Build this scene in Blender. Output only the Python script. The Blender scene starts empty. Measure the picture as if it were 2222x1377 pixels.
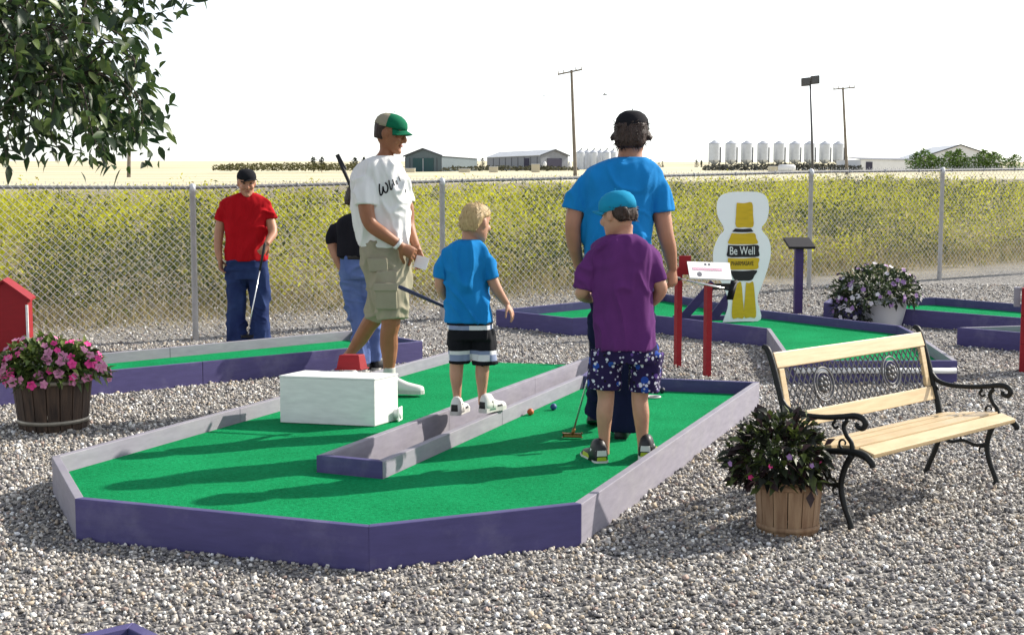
import bpy, bmesh, math, random
import numpy as np
from mathutils import Vector, Matrix, noise
from mathutils.geometry import tessellate_polygon
from mathutils.bvhtree import BVHTree

random.seed(7)
RNG = np.random.default_rng(11)
SC = bpy.context.scene
COL = SC.collection

# ------------------------------------------------------------------ camera
IW, IH = 2222.0, 1377.0          # size of the photograph, only used to measure positions in it
FPX = 2800.0
EYE = 1.45
PITCH = math.atan((IH / 2 - 425.0) / FPX)
cam_d = bpy.data.cameras.new("camera")
cam = bpy.data.objects.new("camera", cam_d)
COL.objects.link(cam)
cam.location = (0, 0, EYE)
cam.rotation_euler = (math.pi / 2 - PITCH, 0, 0)
cam_d.sensor_width = 36.0
cam_d.lens = FPX * 36.0 / IW
cam_d.clip_start = 0.05
cam_d.clip_end = 20000
SC.camera = cam

# ------------------------------------------------------------------ sky, sun, exposure
SUN_AZ = math.atan2(0.90, 0.43)      # from +Y towards +X
SUN_EL = math.radians(33)
world = bpy.data.worlds.new("World")
SC.world = world
world.use_nodes = True
wn = world.node_tree
for n in list(wn.nodes):
    wn.nodes.remove(n)
w_out = wn.nodes.new("ShaderNodeOutputWorld")
w_bg = wn.nodes.new("ShaderNodeBackground")
w_sky = wn.nodes.new("ShaderNodeTexSky")
w_sky.sky_type = 'NISHITA'
w_sky.sun_disc = False
w_sky.sun_elevation = SUN_EL
w_sky.sun_rotation = SUN_AZ
w_sky.altitude = 600
w_sky.air_density = 1.0
w_sky.dust_density = 1.0
w_sky.ozone_density = 1.0
w_hs = wn.nodes.new("ShaderNodeHueSaturation")
w_hs.inputs['Saturation'].default_value = 0.35
wn.links.new(w_sky.outputs[0], w_hs.inputs['Color'])
wn.links.new(w_hs.outputs[0], w_bg.inputs[0])
w_bg.inputs[1].default_value = 0.15
wn.links.new(w_bg.outputs[0], w_out.inputs[0])

sun_d = bpy.data.lights.new("sun", 'SUN')
sun_d.energy = 4.2
sun_d.angle = math.radians(0.6)
sun_d.color = (1.0, 0.93, 0.82)
sun = bpy.data.objects.new("sun", sun_d)
COL.objects.link(sun)
sdir = Vector((math.sin(SUN_AZ) * math.cos(SUN_EL), math.cos(SUN_AZ) * math.cos(SUN_EL), math.sin(SUN_EL)))
sun.rotation_euler = (-sdir).to_track_quat('-Z', 'Y').to_euler()
sun.location = (20, 10, 20)

SC.view_settings.view_transform = 'Standard'
SC.view_settings.look = 'None'
SC.view_settings.exposure = 0.75
SC.view_settings.gamma = 1.0
SC.view_settings.use_curve_mapping = False
SC.cycles.max_bounces = 6
SC.cycles.transparent_max_bounces = 12

# ------------------------------------------------------------------ measuring helpers
_F = Vector((0, math.cos(PITCH), -math.sin(PITCH)))
_U = Vector((0, math.sin(PITCH), math.cos(PITCH)))
_R = Vector((1, 0, 0))
CAM = Vector((0, 0, EYE))

def ray(px, py):
    return _F + _R * ((px - IW / 2) / FPX) + _U * ((IH / 2 - py) / FPX)

def PZ(px, py, z):                 # point of a sight line at height z
    d = ray(px, py)
    return CAM + d * ((z - EYE) / d.z)

def PY(px, py, Y):                 # point of a sight line at distance Y
    d = ray(px, py)
    return CAM + d * (Y / d.y)

_GY = [-60, 12.9, 16.9, 18.5, 60, 150, 400, 800, 1500, 3000, 8000]
_GZ = [0, 0, 0.23, 0.29, 1.94, 3.6, 9.6, 22.3, 41.0, 52, 60]

def gz(y):                         # height of the land: level site, land rising gently beyond it
    return float(np.interp(y, _GY, _GZ))

def G(px, py, off=0.0):            # where a sight line meets the land (or a level "off" above it)
    d = ray(px, py)
    lo, hi = 0.5, 3000.0
    f = lambda t: (CAM + d * t).z - gz((CAM + d * t).y) - off
    t = lo
    prev = t
    while t < hi:
        if f(t) < 0:
            break
        prev = t
        t *= 1.03
    a, b = prev, t
    for _ in range(40):
        m = (a + b) / 2
        if f(m) < 0: b = m
        else: a = m
    return CAM + d * ((a + b) / 2)

# ------------------------------------------------------------------ object helpers
def tag(o, label=None, cat=None, group=None, kind=None):
    if label: o["label"] = label
    if cat: o["category"] = cat
    if group: o["group"] = group
    if kind: o["kind"] = kind
    return o

def empty(name, loc, label=None, cat=None, group=None):
    o = bpy.data.objects.new(name, None)
    o.empty_display_size = 0.1
    o.location = loc
    COL.objects.link(o)
    return tag(o, label, cat, group)

def wpos(o):
    p = Vector((0, 0, 0))
    while o is not None:
        p = p + o.location
        o = o.parent
    return p

class MB:
    """collects shapes in world coordinates; build() links them as one mesh object"""
    def __init__(s):
        s.v = []; s.f = []; s.m = []
    def add(s, vs, fs, mi=0):
        o = len(s.v)
        s.v.extend([tuple(p) for p in vs])
        s.f.extend([tuple(i + o for i in f) for f in fs])
        s.m.extend([mi] * len(fs))
        return s
    def hexa(s, b, t, mi=0):       # 4 bottom points, 4 top points (same order, counter-clockwise)
        return s.add(list(b) + list(t), [(3, 2, 1, 0), (4, 5, 6, 7), (0, 1, 5, 4), (1, 2, 6, 5), (2, 3, 7, 6), (3, 0, 4, 7)], mi)
    def box(s, c, sx, sy, sz, X=(1, 0, 0), Y=(0, 1, 0), Z=(0, 0, 1), mi=0):
        c = Vector(c); X = Vector(X).normalized() * sx / 2; Y = Vector(Y).normalized() * sy / 2; Z = Vector(Z).normalized() * sz / 2
        b = [c - X - Y - Z, c + X - Y - Z, c + X + Y - Z, c - X + Y - Z]
        t = [c - X - Y + Z, c + X - Y + Z, c + X + Y + Z, c - X + Y + Z]
        return s.hexa(b, t, mi)
    def bevbox(s, c, sx, sy, sz, X=(1, 0, 0), Y=(0, 1, 0), Z=(0, 0, 1), b=0.004, mi=0):
        bm = bmesh.new()
        bmesh.ops.create_cube(bm, size=1)
        c = Vector(c); X = Vector(X).normalized() * sx; Y = Vector(Y).normalized() * sy; Z = Vector(Z).normalized() * sz
        for v in bm.verts:
            v.co = c + X * v.co.x + Y * v.co.y + Z * v.co.z
        bmesh.ops.bevel(bm, geom=list(bm.edges), offset=b, segments=2, profile=0.7, affect='EDGES')
        bm.verts.index_update()
        s.add([v.co.copy() for v in bm.verts], [[v.index for v in f.verts] for f in bm.faces], mi)
        bm.free()
        return s
    def rings(s, rr, cap=True, mi=0, closed=False):
        n = len(rr[0]); vs = [p for r in rr for p in r]; fs = []
        for i in range(len(rr) - 1):
            for j in range(n):
                k = (j + 1) % n
                fs.append((i * n + j, i * n + k, (i + 1) * n + k, (i + 1) * n + j))
        if closed:
            i = len(rr) - 1
            for j in range(n):
                k = (j + 1) % n
                fs.append((i * n + j, i * n + k, k, j))
        elif cap:
            fs.append(tuple(reversed(range(n))))
            fs.append(tuple(range((len(rr) - 1) * n, len(rr) * n)))
        return s.add(vs, fs, mi)
    def tube(s, pts, rad, n=8, cap=True, mi=0, squash=None, up=None):
        pts = [Vector(p) for p in pts]
        if not hasattr(rad, '__len__'): rad = [rad] * len(pts)
        rr = []; nrm = None
        for i, p in enumerate(pts):
            t = (pts[min(i + 1, len(pts) - 1)] - pts[max(i - 1, 0)])
            t = t.normalized() if t.length > 1e-9 else Vector((0, 0, 1))
            if nrm is None:
                a = Vector(up) if up else (Vector((0, 0, 1)) if abs(t.z) < 0.9 else Vector((1, 0, 0)))
                nrm = (a - t * a.dot(t)).normalized()
            else:
                nrm = (nrm - t * nrm.dot(t))
                nrm = nrm.normalized() if nrm.length > 1e-6 else t.orthogonal().normalized()
            bn = t.cross(nrm)
            q = squash if squash else 1.0
            rr.append([p + nrm * (math.cos(2 * math.pi * j / n) * rad[i]) + bn * (math.sin(2 * math.pi * j / n) * rad[i] * q) for j in range(n)])
        return s.rings(rr, cap, mi)
    def ball(s, c, r, seg=12, rng=8, ax=None, mi=0):
        c = Vector(c)
        if ax is None: ax = (Vector((r, 0, 0)), Vector((0, r, 0)), Vector((0, 0, r)))
        rr = []
        for i in range(rng + 1):
            th = math.pi * (0.02 + 0.96 * i / rng)
            rr.append([c - ax[2] * math.cos(th) + ax[0] * (math.sin(th) * math.cos(2 * math.pi * j / seg)) + ax[1] * (math.sin(th) * math.sin(2 * math.pi * j / seg)) for j in range(seg)])
        return s.rings(rr, True, mi)
    def lathe(s, c, prof, n=24, cap=True, mi=0):   # prof: (radius, z)
        c = Vector(c)
        return s.rings([[c + Vector((r * math.cos(2 * math.pi * j / n), r * math.sin(2 * math.pi * j / n), z)) for j in range(n)] for r, z in prof], cap, mi)
    def prism(s, pts, z0, z1, mi=0, mi_side=None):  # pts: xy or xyz, z0/z1 numbers or lists
        n = len(pts)
        Z0 = z0 if hasattr(z0, '__len__') else [z0] * n
        Z1 = z1 if hasattr(z1, '__len__') else [z1] * n
        tri = tessellate_polygon([[Vector((p[0], p[1], 0)) for p in pts]])
        b = [Vector((p[0], p[1], Z0[i])) for i, p in enumerate(pts)]
        t = [Vector((p[0], p[1], Z1[i])) for i, p in enumerate(pts)]
        area = sum(pts[i][0] * pts[(i + 1) % n][1] - pts[(i + 1) % n][0] * pts[i][1] for i in range(n))
        o = len(s.v)
        s.v.extend([tuple(p) for p in b + t])
        for a_, b_, c_ in tri:
            A, B, C = pts[a_], pts[b_], pts[c_]
            cr = (B[0] - A[0]) * (C[1] - A[1]) - (B[1] - A[1]) * (C[0] - A[0])
            if cr < 0: b_, c_ = c_, b_
            s.f.append((o + n + a_, o + n + b_, o + n + c_)); s.m.append(mi)
            s.f.append((o + a_, o + c_, o + b_)); s.m.append(mi)
        for i in range(n):
            k = (i + 1) % n
            q = (o + i, o + k, o + n + k, o + n + i)
            if area < 0: q = tuple(reversed(q))
            s.f.append(q); s.m.append(mi if mi_side is None else mi_side)
        return s
    def mesh(s, name, origin=(0, 0, 0)):
        me = bpy.data.meshes.new(name)
        o = Vector(origin)
        me.from_pydata([(p[0] - o.x, p[1] - o.y, p[2] - o.z) for p in s.v], [], s.f)
        me.polygons.foreach_set("material_index", s.m)
        me.update()
        return me
    def build(s, name, mats, parent=None, smooth=False, origin=None, bevel=0.0):
        base = wpos(parent) if parent is not None else Vector(origin if origin is not None else (0, 0, 0))
        off = base if parent is not None else Vector(origin if origin is not None else (0, 0, 0))
        me = s.mesh(name, off)
        return link(name, me, mats, parent, smooth, off if parent is None else (0, 0, 0), bevel)

def link(name, me, mats, parent=None, smooth=False, loc=(0, 0, 0), bevel=0.0):
    if not isinstance(mats, (list, tuple)): mats = [mats]
    if len(me.materials) == 0:
        for m in mats: me.materials.append(m)
    if smooth:
        me.polygons.foreach_set("use_smooth", [True] * len(me.polygons))
    ob = bpy.data.objects.new(name, me)
    ob.location = loc
    COL.objects.link(ob)
    if parent is not None: ob.parent = parent
    if bevel:
        md = ob.modifiers.new("bevel", 'BEVEL'); md.width = bevel; md.segments = 2; md.limit_method = 'ANGLE'
    return ob

def catmull(pts, sub=5):
    P = [np.array(p, float) for p in pts]
    if len(P) < 3: sub = max(sub, 1)
    out = []
    for i in range(len(P) - 1):
        p0 = P[i - 1] if i > 0 else 2 * P[0] - P[1]
        p1, p2 = P[i], P[i + 1]
        p3 = P[i + 2] if i + 2 < len(P) else 2 * P[-1] - P[-2]
        for k in range(sub):
            t = k / sub
            out.append(0.5 * ((2 * p1) + (-p0 + p2) * t + (2 * p0 - 5 * p1 + 4 * p2 - p3) * t * t + (-p0 + 3 * p1 - 3 * p2 + p3) * t ** 3))
    out.append(P[-1])
    return out

# ------------------------------------------------------------------ materials
def nodes_of(name):
    m = bpy.data.materials.new(name)
    m.use_nodes = True
    nt = m.node_tree
    bs = nt.nodes["Principled BSDF"]
    return m, nt, bs

def setspec(bs, v):
    k = 'Specular IOR Level'
    if k in bs.inputs: bs.inputs[k].default_value = v

def mat(name, col, rough=0.6, var=0.12, scale=8.0, bump=0.0, bscale=60.0, spec=0.4, metal=0.0, col2=None, stretch=None, coord='Object', detail=5.0):
    """a plain surface with mottled colour and fine relief"""
    m, nt, bs = nodes_of(name)
    tc = nt.nodes.new("ShaderNodeTexCoord")
    mp = nt.nodes.new("ShaderNodeMapping")
    nt.links.new(tc.outputs[coord], mp.inputs[0])
    if stretch: mp.inputs['Scale'].default_value = stretch
    nz = nt.nodes.new("ShaderNodeTexNoise")
    nz.inputs['Scale'].default_value = scale
    nz.inputs['Detail'].default_value = detail
    nt.links.new(mp.outputs[0], nz.inputs[0])
    rp = nt.nodes.new("ShaderNodeValToRGB")
    c = np.array(col[:3]); c2 = np.array(col2[:3]) if col2 is not None else None
    lo = np.clip(c * (1 - var), 0, 1) if c2 is None else c
    hi = np.clip(c * (1 + var), 0, 1) if c2 is None else c2
    rp.color_ramp.elements[0].position = 0.3; rp.color_ramp.elements[1].position = 0.7
    rp.color_ramp.elements[0].color = (*lo, 1); rp.color_ramp.elements[1].color = (*hi, 1)
    nt.links.new(nz.outputs[0], rp.inputs[0])
    nt.links.new(rp.outputs[0], bs.inputs['Base Color'])
    bs.inputs['Roughness'].default_value = rough
    bs.inputs['Metallic'].default_value = metal
    setspec(bs, spec)
    if bump:
        n2 = nt.nodes.new("ShaderNodeTexNoise"); n2.inputs['Scale'].default_value = bscale; n2.inputs['Detail'].default_value = 4
        nt.links.new(mp.outputs[0], n2.inputs[0])
        bp = nt.nodes.new("ShaderNodeBump"); bp.inputs['Strength'].default_value = bump; bp.inputs['Distance'].default_value = 0.01
        nt.links.new(n2.outputs[0], bp.inputs['Height']); nt.links.new(bp.outputs[0], bs.inputs['Normal'])
    return m

def attr_mat(name, rough=0.7, spec=0.3, transl=0.0, var=0.15, vscale=40, bump=0.0):
    """colour comes from the per-piece attribute 'Col' (each piece its own tint)"""
    m, nt, bs = nodes_of(name)
    at = nt.nodes.new("ShaderNodeAttribute"); at.attribute_name = "Col"
    nz = nt.nodes.new("ShaderNodeTexNoise"); nz.inputs['Scale'].default_value = vscale
    tc = nt.nodes.new("ShaderNodeTexCoord"); nt.links.new(tc.outputs['Object'], nz.inputs[0])
    mr = nt.nodes.new("ShaderNodeMapRange"); mr.inputs[3].default_value = 1 - var * 2; mr.inputs[4].default_value = 1 + var * 2
    nt.links.new(nz.outputs[0], mr.inputs[0])
    mx = nt.nodes.new("ShaderNodeVectorMath"); mx.operation = 'SCALE'
    nt.links.new(at.outputs['Color'], mx.inputs[0]); nt.links.new(mr.outputs[0], mx.inputs['Scale'])
    nt.links.new(mx.outputs[0], bs.inputs['Base Color'])
    bs.inputs['Roughness'].default_value = rough
    setspec(bs, spec)
    if transl > 0:
        tr = nt.nodes.new("ShaderNodeBsdfTranslucent"); nt.links.new(mx.outputs[0], tr.inputs[0])
        ms = nt.nodes.new("ShaderNodeMixShader"); ms.inputs[0].default_value = transl
        out = nt.nodes["Material Output"]
        nt.links.new(bs.outputs[0], ms.inputs[1]); nt.links.new(tr.outputs[0], ms.inputs[2]); nt.links.new(ms.outputs[0], out.inputs[0])
    return m

def set_col(me, cols_per_vert):
    a = me.color_attributes.new("Col", 'FLOAT_COLOR', 'POINT')
    c = np.ones((len(me.vertices), 4), np.float32); c[:, :3] = cols_per_vert
    a.data.foreach_set("color", c.ravel())

def np_mesh(name, V, F):
    """fast mesh from arrays: V (n,3), F (m,k) with k constant"""
    me = bpy.data.meshes.new(name)
    V = np.asarray(V, np.float32); F = np.asarray(F, np.int32)
    k = F.shape[1]
    me.vertices.add(len(V)); me.vertices.foreach_set("co", V.ravel())
    me.loops.add(F.size); me.loops.foreach_set("vertex_index", F.ravel())
    me.polygons.add(len(F))
    me.polygons.foreach_set("loop_start", np.arange(0, F.size, k, dtype=np.int32))
    me.polygons.foreach_set("loop_total", np.full(len(F), k, np.int32))
    me.update(calc_edges=True)
    me.validate()
    return me
# ================================================================== materials of the place
M = {}
# land: gravel inside the fence, dry soil under the weeds, pale stubble further out
def make_ground_mat():
    m, nt, bs = nodes_of("land")
    N = nt.nodes.new; L = nt.links.new
    tc = N("ShaderNodeTexCoord")
    # gravel
    vo = N("ShaderNodeTexVoronoi"); vo.inputs['Scale'].default_value = 52
    L(tc.outputs['Object'], vo.inputs['Vector'])
    sp = N("ShaderNodeSeparateColor"); L(vo.outputs['Color'], sp.inputs[0])
    gr = N("ShaderNodeValToRGB")
    e = gr.color_ramp.elements
    e[0].position = 0.0; e[0].color = (0.075, 0.072, 0.075, 1)
    e[1].position = 1.0; e[1].color = (0.50, 0.485, 0.46, 1)
    for p_, c_ in ((0.35, (0.17, 0.165, 0.165, 1)), (0.6, (0.24, 0.225, 0.205, 1)), (0.85, (0.34, 0.325, 0.30, 1))):
        q = gr.color_ramp.elements.new(p_); q.color = c_
    L(sp.outputs[0], gr.inputs[0])
    big = N("ShaderNodeTexNoise"); big.inputs['Scale'].default_value = 0.9; big.inputs['Detail'].default_value = 4
    L(tc.outputs['Object'], big.inputs[0])
    br = N("ShaderNodeMapRange"); br.inputs[1].default_value = 0.3; br.inputs[2].default_value = 0.7; br.inputs[3].default_value = 0.85; br.inputs[4].default_value = 1.12
    L(big.outputs[0], br.inputs[0])
    gm = N("ShaderNodeVectorMath"); gm.operation = 'SCALE'; L(gr.outputs[0], gm.inputs[0]); L(br.outputs[0], gm.inputs['Scale'])
    # dry soil and grass litter
    n1 = N("ShaderNodeTexNoise"); n1.inputs['Scale'].default_value = 3.0; n1.inputs['Detail'].default_value = 8
    L(tc.outputs['Object'], n1.inputs[0])
    so = N("ShaderNodeValToRGB")
    so.color_ramp.elements[0].position = 0.3; so.color_ramp.elements[0].color = (0.15, 0.13, 0.085, 1)
    so.color_ramp.elements[1].position = 0.7; so.color_ramp.elements[1].color = (0.36, 0.31, 0.22, 1)
    L(n1.outputs[0], so.inputs[0])
    # pale stubble
    n2 = N("ShaderNodeTexNoise"); n2.inputs['Scale'].default_value = 0.06; n2.inputs['Detail'].default_value = 6
    mp2 = N("ShaderNodeMapping"); mp2.inputs['Scale'].default_value = (0.25, 1.0, 1.0)
    L(tc.outputs['Object'], mp2.inputs[0]); L(mp2.outputs[0], n2.inputs[0])
    st = N("ShaderNodeValToRGB")
    st.color_ramp.elements[0].position = 0.35; st.color_ramp.elements[0].color = (0.50, 0.44, 0.28, 1)
    st.color_ramp.elements[1].position = 0.65; st.color_ramp.elements[1].color = (0.66, 0.61, 0.44, 1)
    L(n2.outputs[0], st.inputs[0])
    # distance beyond the fence line
    dt = N("ShaderNodeVectorMath"); dt.operation = 'DOT_PRODUCT'; dt.inputs[1].default_value = (-0.4905, 0.8717, 0)
    L(tc.outputs['Object'], dt.inputs[0])
    n3 = N("ShaderNodeTexNoise"); n3.inputs['Scale'].default_value = 0.8; n3.inputs['Detail'].default_value = 5
    L(tc.outputs['Object'], n3.inputs[0])
    ad = N("ShaderNodeMath"); ad.operation = 'MULTIPLY_ADD'; ad.inputs[1].default_value = 1.6
    L(n3.outputs[0], ad.inputs[0]); L(dt.outputs['Value'], ad.inputs[2])
    C0 = -0.4905 * -3.18 + 0.8717 * 12.9
    r1 = N("ShaderNodeMapRange"); r1.inputs[1].default_value = C0 + 1.0; r1.inputs[2].default_value = C0 + 2.2
    L(ad.outputs[0], r1.inputs[0])
    r2 = N("ShaderNodeMapRange"); r2.inputs[1].default_value = C0 + 40; r2.inputs[2].default_value = C0 + 48
    L(ad.outputs[0], r2.inputs[0])
    m1 = N("ShaderNodeMix"); m1.data_type = 'RGBA'; L(r1.outputs[0], m1.inputs[0]); L(gm.outputs[0], m1.inputs[6]); L(so.outputs[0], m1.inputs[7])
    m2 = N("ShaderNodeMix"); m2.data_type = 'RGBA'; L(r2.outputs[0], m2.inputs[0]); L(m1.outputs[2], m2.inputs[6]); L(st.outputs[0], m2.inputs[7])
    L(m2.outputs[2], bs.inputs['Base Color'])
    bs.inputs['Roughness'].default_value = 0.9; setspec(bs, 0.2)
    bp = N("ShaderNodeBump"); bp.inputs['Strength'].default_value = 0.9; bp.inputs['Distance'].default_value = 0.008
    inv = N("ShaderNodeMath"); inv.operation = 'SUBTRACT'; inv.inputs[0].default_value = 1.0; L(vo.outputs['Distance'], inv.inputs[1])
    L(inv.outputs[0], bp.inputs['Height']); L(bp.outputs[0], bs.inputs['Normal'])
    return m
M['land'] = make_ground_mat()

def make_paint(name, col, worn, amount):
    """brushed-on paint on rough boards, scuffed in places"""
    m, nt, bs = nodes_of(name)
    N = nt.nodes.new; L = nt.links.new
    tc = N("ShaderNodeTexCoord")
    n1 = N("ShaderNodeTexNoise"); n1.inputs['Scale'].default_value = 3.5; n1.inputs['Detail'].default_value = 9; n1.inputs['Roughness'].default_value = 0.65
    L(tc.outputs['Object'], n1.inputs[0])
    r1 = N("ShaderNodeMapRange"); r1.inputs[1].default_value = 0.75 - amount; r1.inputs[2].default_value = 0.85; L(n1.outputs[0], r1.inputs[0])
    n2 = N("ShaderNodeTexNoise"); n2.inputs['Scale'].default_value = 14; n2.inputs['Detail'].default_value = 6
    mp = N("ShaderNodeMapping"); mp.inputs['Scale'].default_value = (0.6, 0.6, 2.5); L(tc.outputs['Object'], mp.inputs[0]); L(mp.outputs[0], n2.inputs[0])
    r2 = N("ShaderNodeMapRange"); r2.inputs[1].default_value = 0.25; r2.inputs[2].default_value = 0.75; r2.inputs[3].default_value = 0.88; r2.inputs[4].default_value = 1.10; L(n2.outputs[0], r2.inputs[0])
    mx = N("ShaderNodeMix"); mx.data_type = 'RGBA'; mx.inputs[6].default_value = (*col, 1); mx.inputs[7].default_value = (*worn, 1); L(r1.outputs[0], mx.inputs[0])
    sc = N("ShaderNodeVectorMath"); sc.operation = 'SCALE'; L(mx.outputs[2], sc.inputs[0]); L(r2.outputs[0], sc.inputs['Scale'])
    L(sc.outputs[0], bs.inputs['Base Color'])
    bs.inputs['Roughness'].default_value = 0.62; setspec(bs, 0.35)
    bp = N("ShaderNodeBump"); bp.inputs['Strength'].default_value = 0.25; bp.inputs['Distance'].default_value = 0.006; L(n2.outputs[0], bp.inputs['Height']); L(bp.outputs[0], bs.inputs['Normal'])
    return m
M['purple'] = make_paint("purple_paint", (0.068, 0.058, 0.168), (0.15, 0.14, 0.235), 0.24)  # board paint in its deeper shaded tone, shade put into the colour
M['lilac'] = make_paint("sunlit_lilac_paint", (0.25, 0.235, 0.28), (0.29, 0.28, 0.30), 0.30)  # same board paint as washed out by sun, the light put into the colour
M['white_paint'] = make_paint("white_paint", (0.74, 0.74, 0.72), (0.64, 0.63, 0.60), 0.12)
M['red_paint'] = make_paint("red_paint", (0.26, 0.004, 0.010), (0.23, 0.015, 0.018), 0.1)
M['dark_purple'] = make_paint("dark_purple_paint", (0.05, 0.03, 0.12), (0.09, 0.07, 0.15), 0.1)

def make_turf():
    m, nt, bs = nodes_of("green_carpet")
    N = nt.nodes.new; L = nt.links.new
    tc = N("ShaderNodeTexCoord")
    n1 = N("ShaderNodeTexNoise"); n1.inputs['Scale'].default_value = 2.2; n1.inputs['Detail'].default_value = 6; L(tc.outputs['Object'], n1.inputs[0])
    n2 = N("ShaderNodeTexNoise"); n2.inputs['Scale'].default_value = 260; n2.inputs['Detail'].default_value = 3; L(tc.outputs['Object'], n2.inputs[0])
    n4 = N("ShaderNodeTexNoise"); n4.inputs['Scale'].default_value = 55; n4.inputs['Detail'].default_value = 5; L(tc.outputs['Object'], n4.inputs[0])
    ad = N("ShaderNodeMath"); ad.operation = 'ADD'; L(n2.outputs[0], ad.inputs[0]); L(n4.outputs[0], ad.inputs[1])
    ad2 = N("ShaderNodeMath"); ad2.operation = 'MULTIPLY_ADD'; ad2.inputs[1].default_value = 0.7; L(n1.outputs[0], ad2.inputs[0]); L(ad.outputs[0], ad2.inputs[2])
    rp = N("ShaderNodeValToRGB"); rp.color_ramp.elements[0].position = 0.0; rp.color_ramp.elements[1].position = 1.0
    mr = N("ShaderNodeMapRange"); mr.inputs[1].default_value = 0.95; mr.inputs[2].default_value = 1.75; L(ad2.outputs[0], mr.inputs[0])
    rp.color_ramp.elements[0].color = (0.003, 0.135, 0.042, 1); rp.color_ramp.elements[1].color = (0.012, 0.32, 0.115, 1)
    L(mr.outputs[0], rp.inputs[0]); L(rp.outputs[0], bs.inputs['Base Color'])
    bs.inputs['Roughness'].default_value = 0.95; setspec(bs, 0.03)
    bp = N("ShaderNodeBump"); bp.inputs['Strength'].default_value = 0.6; bp.inputs['Distance'].default_value = 0.006
    L(ad.outputs[0], bp.inputs['Height']); L(bp.outputs[0], bs.inputs['Normal'])
    return m
M['turf'] = make_turf()
M['turf_edge'] = mat("carpet_edge", (0.30, 0.27, 0.16), 0.9)
M['galv'] = mat("galvanised_steel", (0.50, 0.50, 0.51), 0.6, 0.12, 20, metal=0.0, spec=0.4)
M['galv_post'] = mat("galvanised_post", (0.62, 0.63, 0.66), 0.5, 0.1, 12, metal=0.25, spec=0.5)
M['galv_rail'] = mat('dull_rail', (0.20, 0.20, 0.21), 0.6, 0.1, 12, metal=0.3, spec=0.4)
M['pebble'] = attr_mat("gravel_stone", 0.85, 0.3, 0.0, 0.12, 90)
M['weed'] = attr_mat("weed_leaf", 0.75, 0.2, 0.45, 0.1, 3)
M['leaf'] = attr_mat("tree_leaf", 0.42, 0.45, 0.30, 0.15, 30)
M['plant'] = attr_mat("plant_leaf", 0.5, 0.35, 0.25, 0.15, 60)

# ================================================================== land
def make_land():
    xs = np.array([-9000, -4000, -2000, -1000, -500, -250, -120, -60, -30, -18] + list(np.linspace(-12, 12, 25)) + [18, 30, 60, 120, 250, 500, 1000, 2000, 4000, 9000], float)
    ys = np.array([-60, -20, -8, 0] + list(np.linspace(3, 22, 39)) + [25, 30, 36, 44, 52, 60, 75, 95, 120, 150, 200, 260, 330, 400, 500, 600, 700, 800, 1000, 1250, 1500, 2000, 3000, 5000, 8000], float)
    V = []; 
    for y in ys:
        for x in xs:
            z = gz(y)
            if y > 23:
                z += (noise.noise(Vector((x * 0.004, y * 0.004, 3.1)))) * 0.004 * min(y, 900)
                if y > 700: z += -0.0016 * max(0, x) * min(1, (y - 700) / 500)
            V.append((x, y, z))
    F = []
    n = len(xs)
    for j in range(len(ys) - 1):
        for i in range(n - 1):
            F.append((j * n + i, j * n + i + 1, (j + 1) * n + i + 1, (j + 1) * n + i))
    me = np_mesh("ground", V, F)
    o = link("ground", me, M['land'], smooth=True)
    tag(o, "grey gravel yard running out into dry soil and pale stubble fields", "ground", kind="structure")
make_land()

# ================================================================== putting greens
BH = 0.18      # board height
TZ = 0.095     # carpet level

def offset_poly(P, t):
    n = len(P); out = []
    area = sum(P[i].x * P[(i + 1) % n].y - P[(i + 1) % n].x * P[i].y for i in range(n))
    sg = 1 if area > 0 else -1
    for i in range(n):
        a, b, c = P[i - 1], P[i], P[(i + 1) % n]
        d1 = (b - a).xy.normalized(); d2 = (c - b).xy.normalized()
        n1 = Vector((-d1.y, d1.x)) * sg; n2 = Vector((-d2.y, d2.x)) * sg
        k = 1 + n1.dot(n2)
        m_ = (n1 + n2) / max(k, 0.25)
        out.append(Vector((b.x + m_.x * t, b.y + m_.y * t, b.z)))
    return out

GREENS = []    # outlines kept clear of gravel

def make_board(P0, P1, Q1, Q0, h, mats, root, splits=1, name="board"):
    """a board between outer edge P0-P1 and inner edge Q0-Q1, cut in pieces"""
    for s in range(splits):
        g = 0.0015
        L_ = (P1 - P0).length
        a = s / splits + (g / L_ if s else 0); b = (s + 1) / splits - (g / L_ if s < splits - 1 else 0)
        p0, p1, q0, q1 = P0.lerp(P1, a), P0.lerp(P1, b), Q0.lerp(Q1, a), Q0.lerp(Q1, b)
        dz = random.uniform(-0.002, 0.002)
        lo = Vector((0, 0, -0.03)); up = Vector((0, 0, h + dz))
        ring = [p0, p1, q1, q0]
        ar = sum(ring[i].x * ring[(i + 1) % 4].y - ring[(i + 1) % 4].x * ring[i].y for i in range(4))
        if ar < 0: ring = ring[::-1]
        MB().hexa([r + lo for r in ring], [r + up for r in ring]).build(name, mats, root, bevel=0.003)

def make_green(label, P, mats, splits, root_at=None, skip=(), turf_extra=None, cat="putting green", group=None):
    """P: outer bottom corners; mats / splits per edge"""
    c = sum(P, Vector()) / len(P)
    root = empty("putting_green", c, label, cat, group)
    Q = offset_poly(P, 0.038)
    n = len(P)
    for i in range(n):
        if i in skip: continue
        k = (i + 1) % n
        make_board(P[i], P[k], Q[k], Q[i], BH, mats[i], root, splits[i])
    T = offset_poly(P, 0.041)
    poly = turf_extra(P, Q) if turf_extra else [T[i] if (i not in skip and (i - 1) % n not in skip) else T[i] for i in range(n)]
    MB().prism([(p.x, p.y) for p in poly], [p.z + 0.01 for p in poly], [p.z + TZ for p in poly], 0, 1).build("carpet", [M['turf'], M['turf_edge']], root)
    GREENS.append([(p.x, p.y) for p in P])
    return root

def topz(px, py, z=BH):            # bottom corner under a board-top corner seen at a pixel
    p = G(px, py, z)
    return Vector((p.x, p.y, gz(p.y)))

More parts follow.
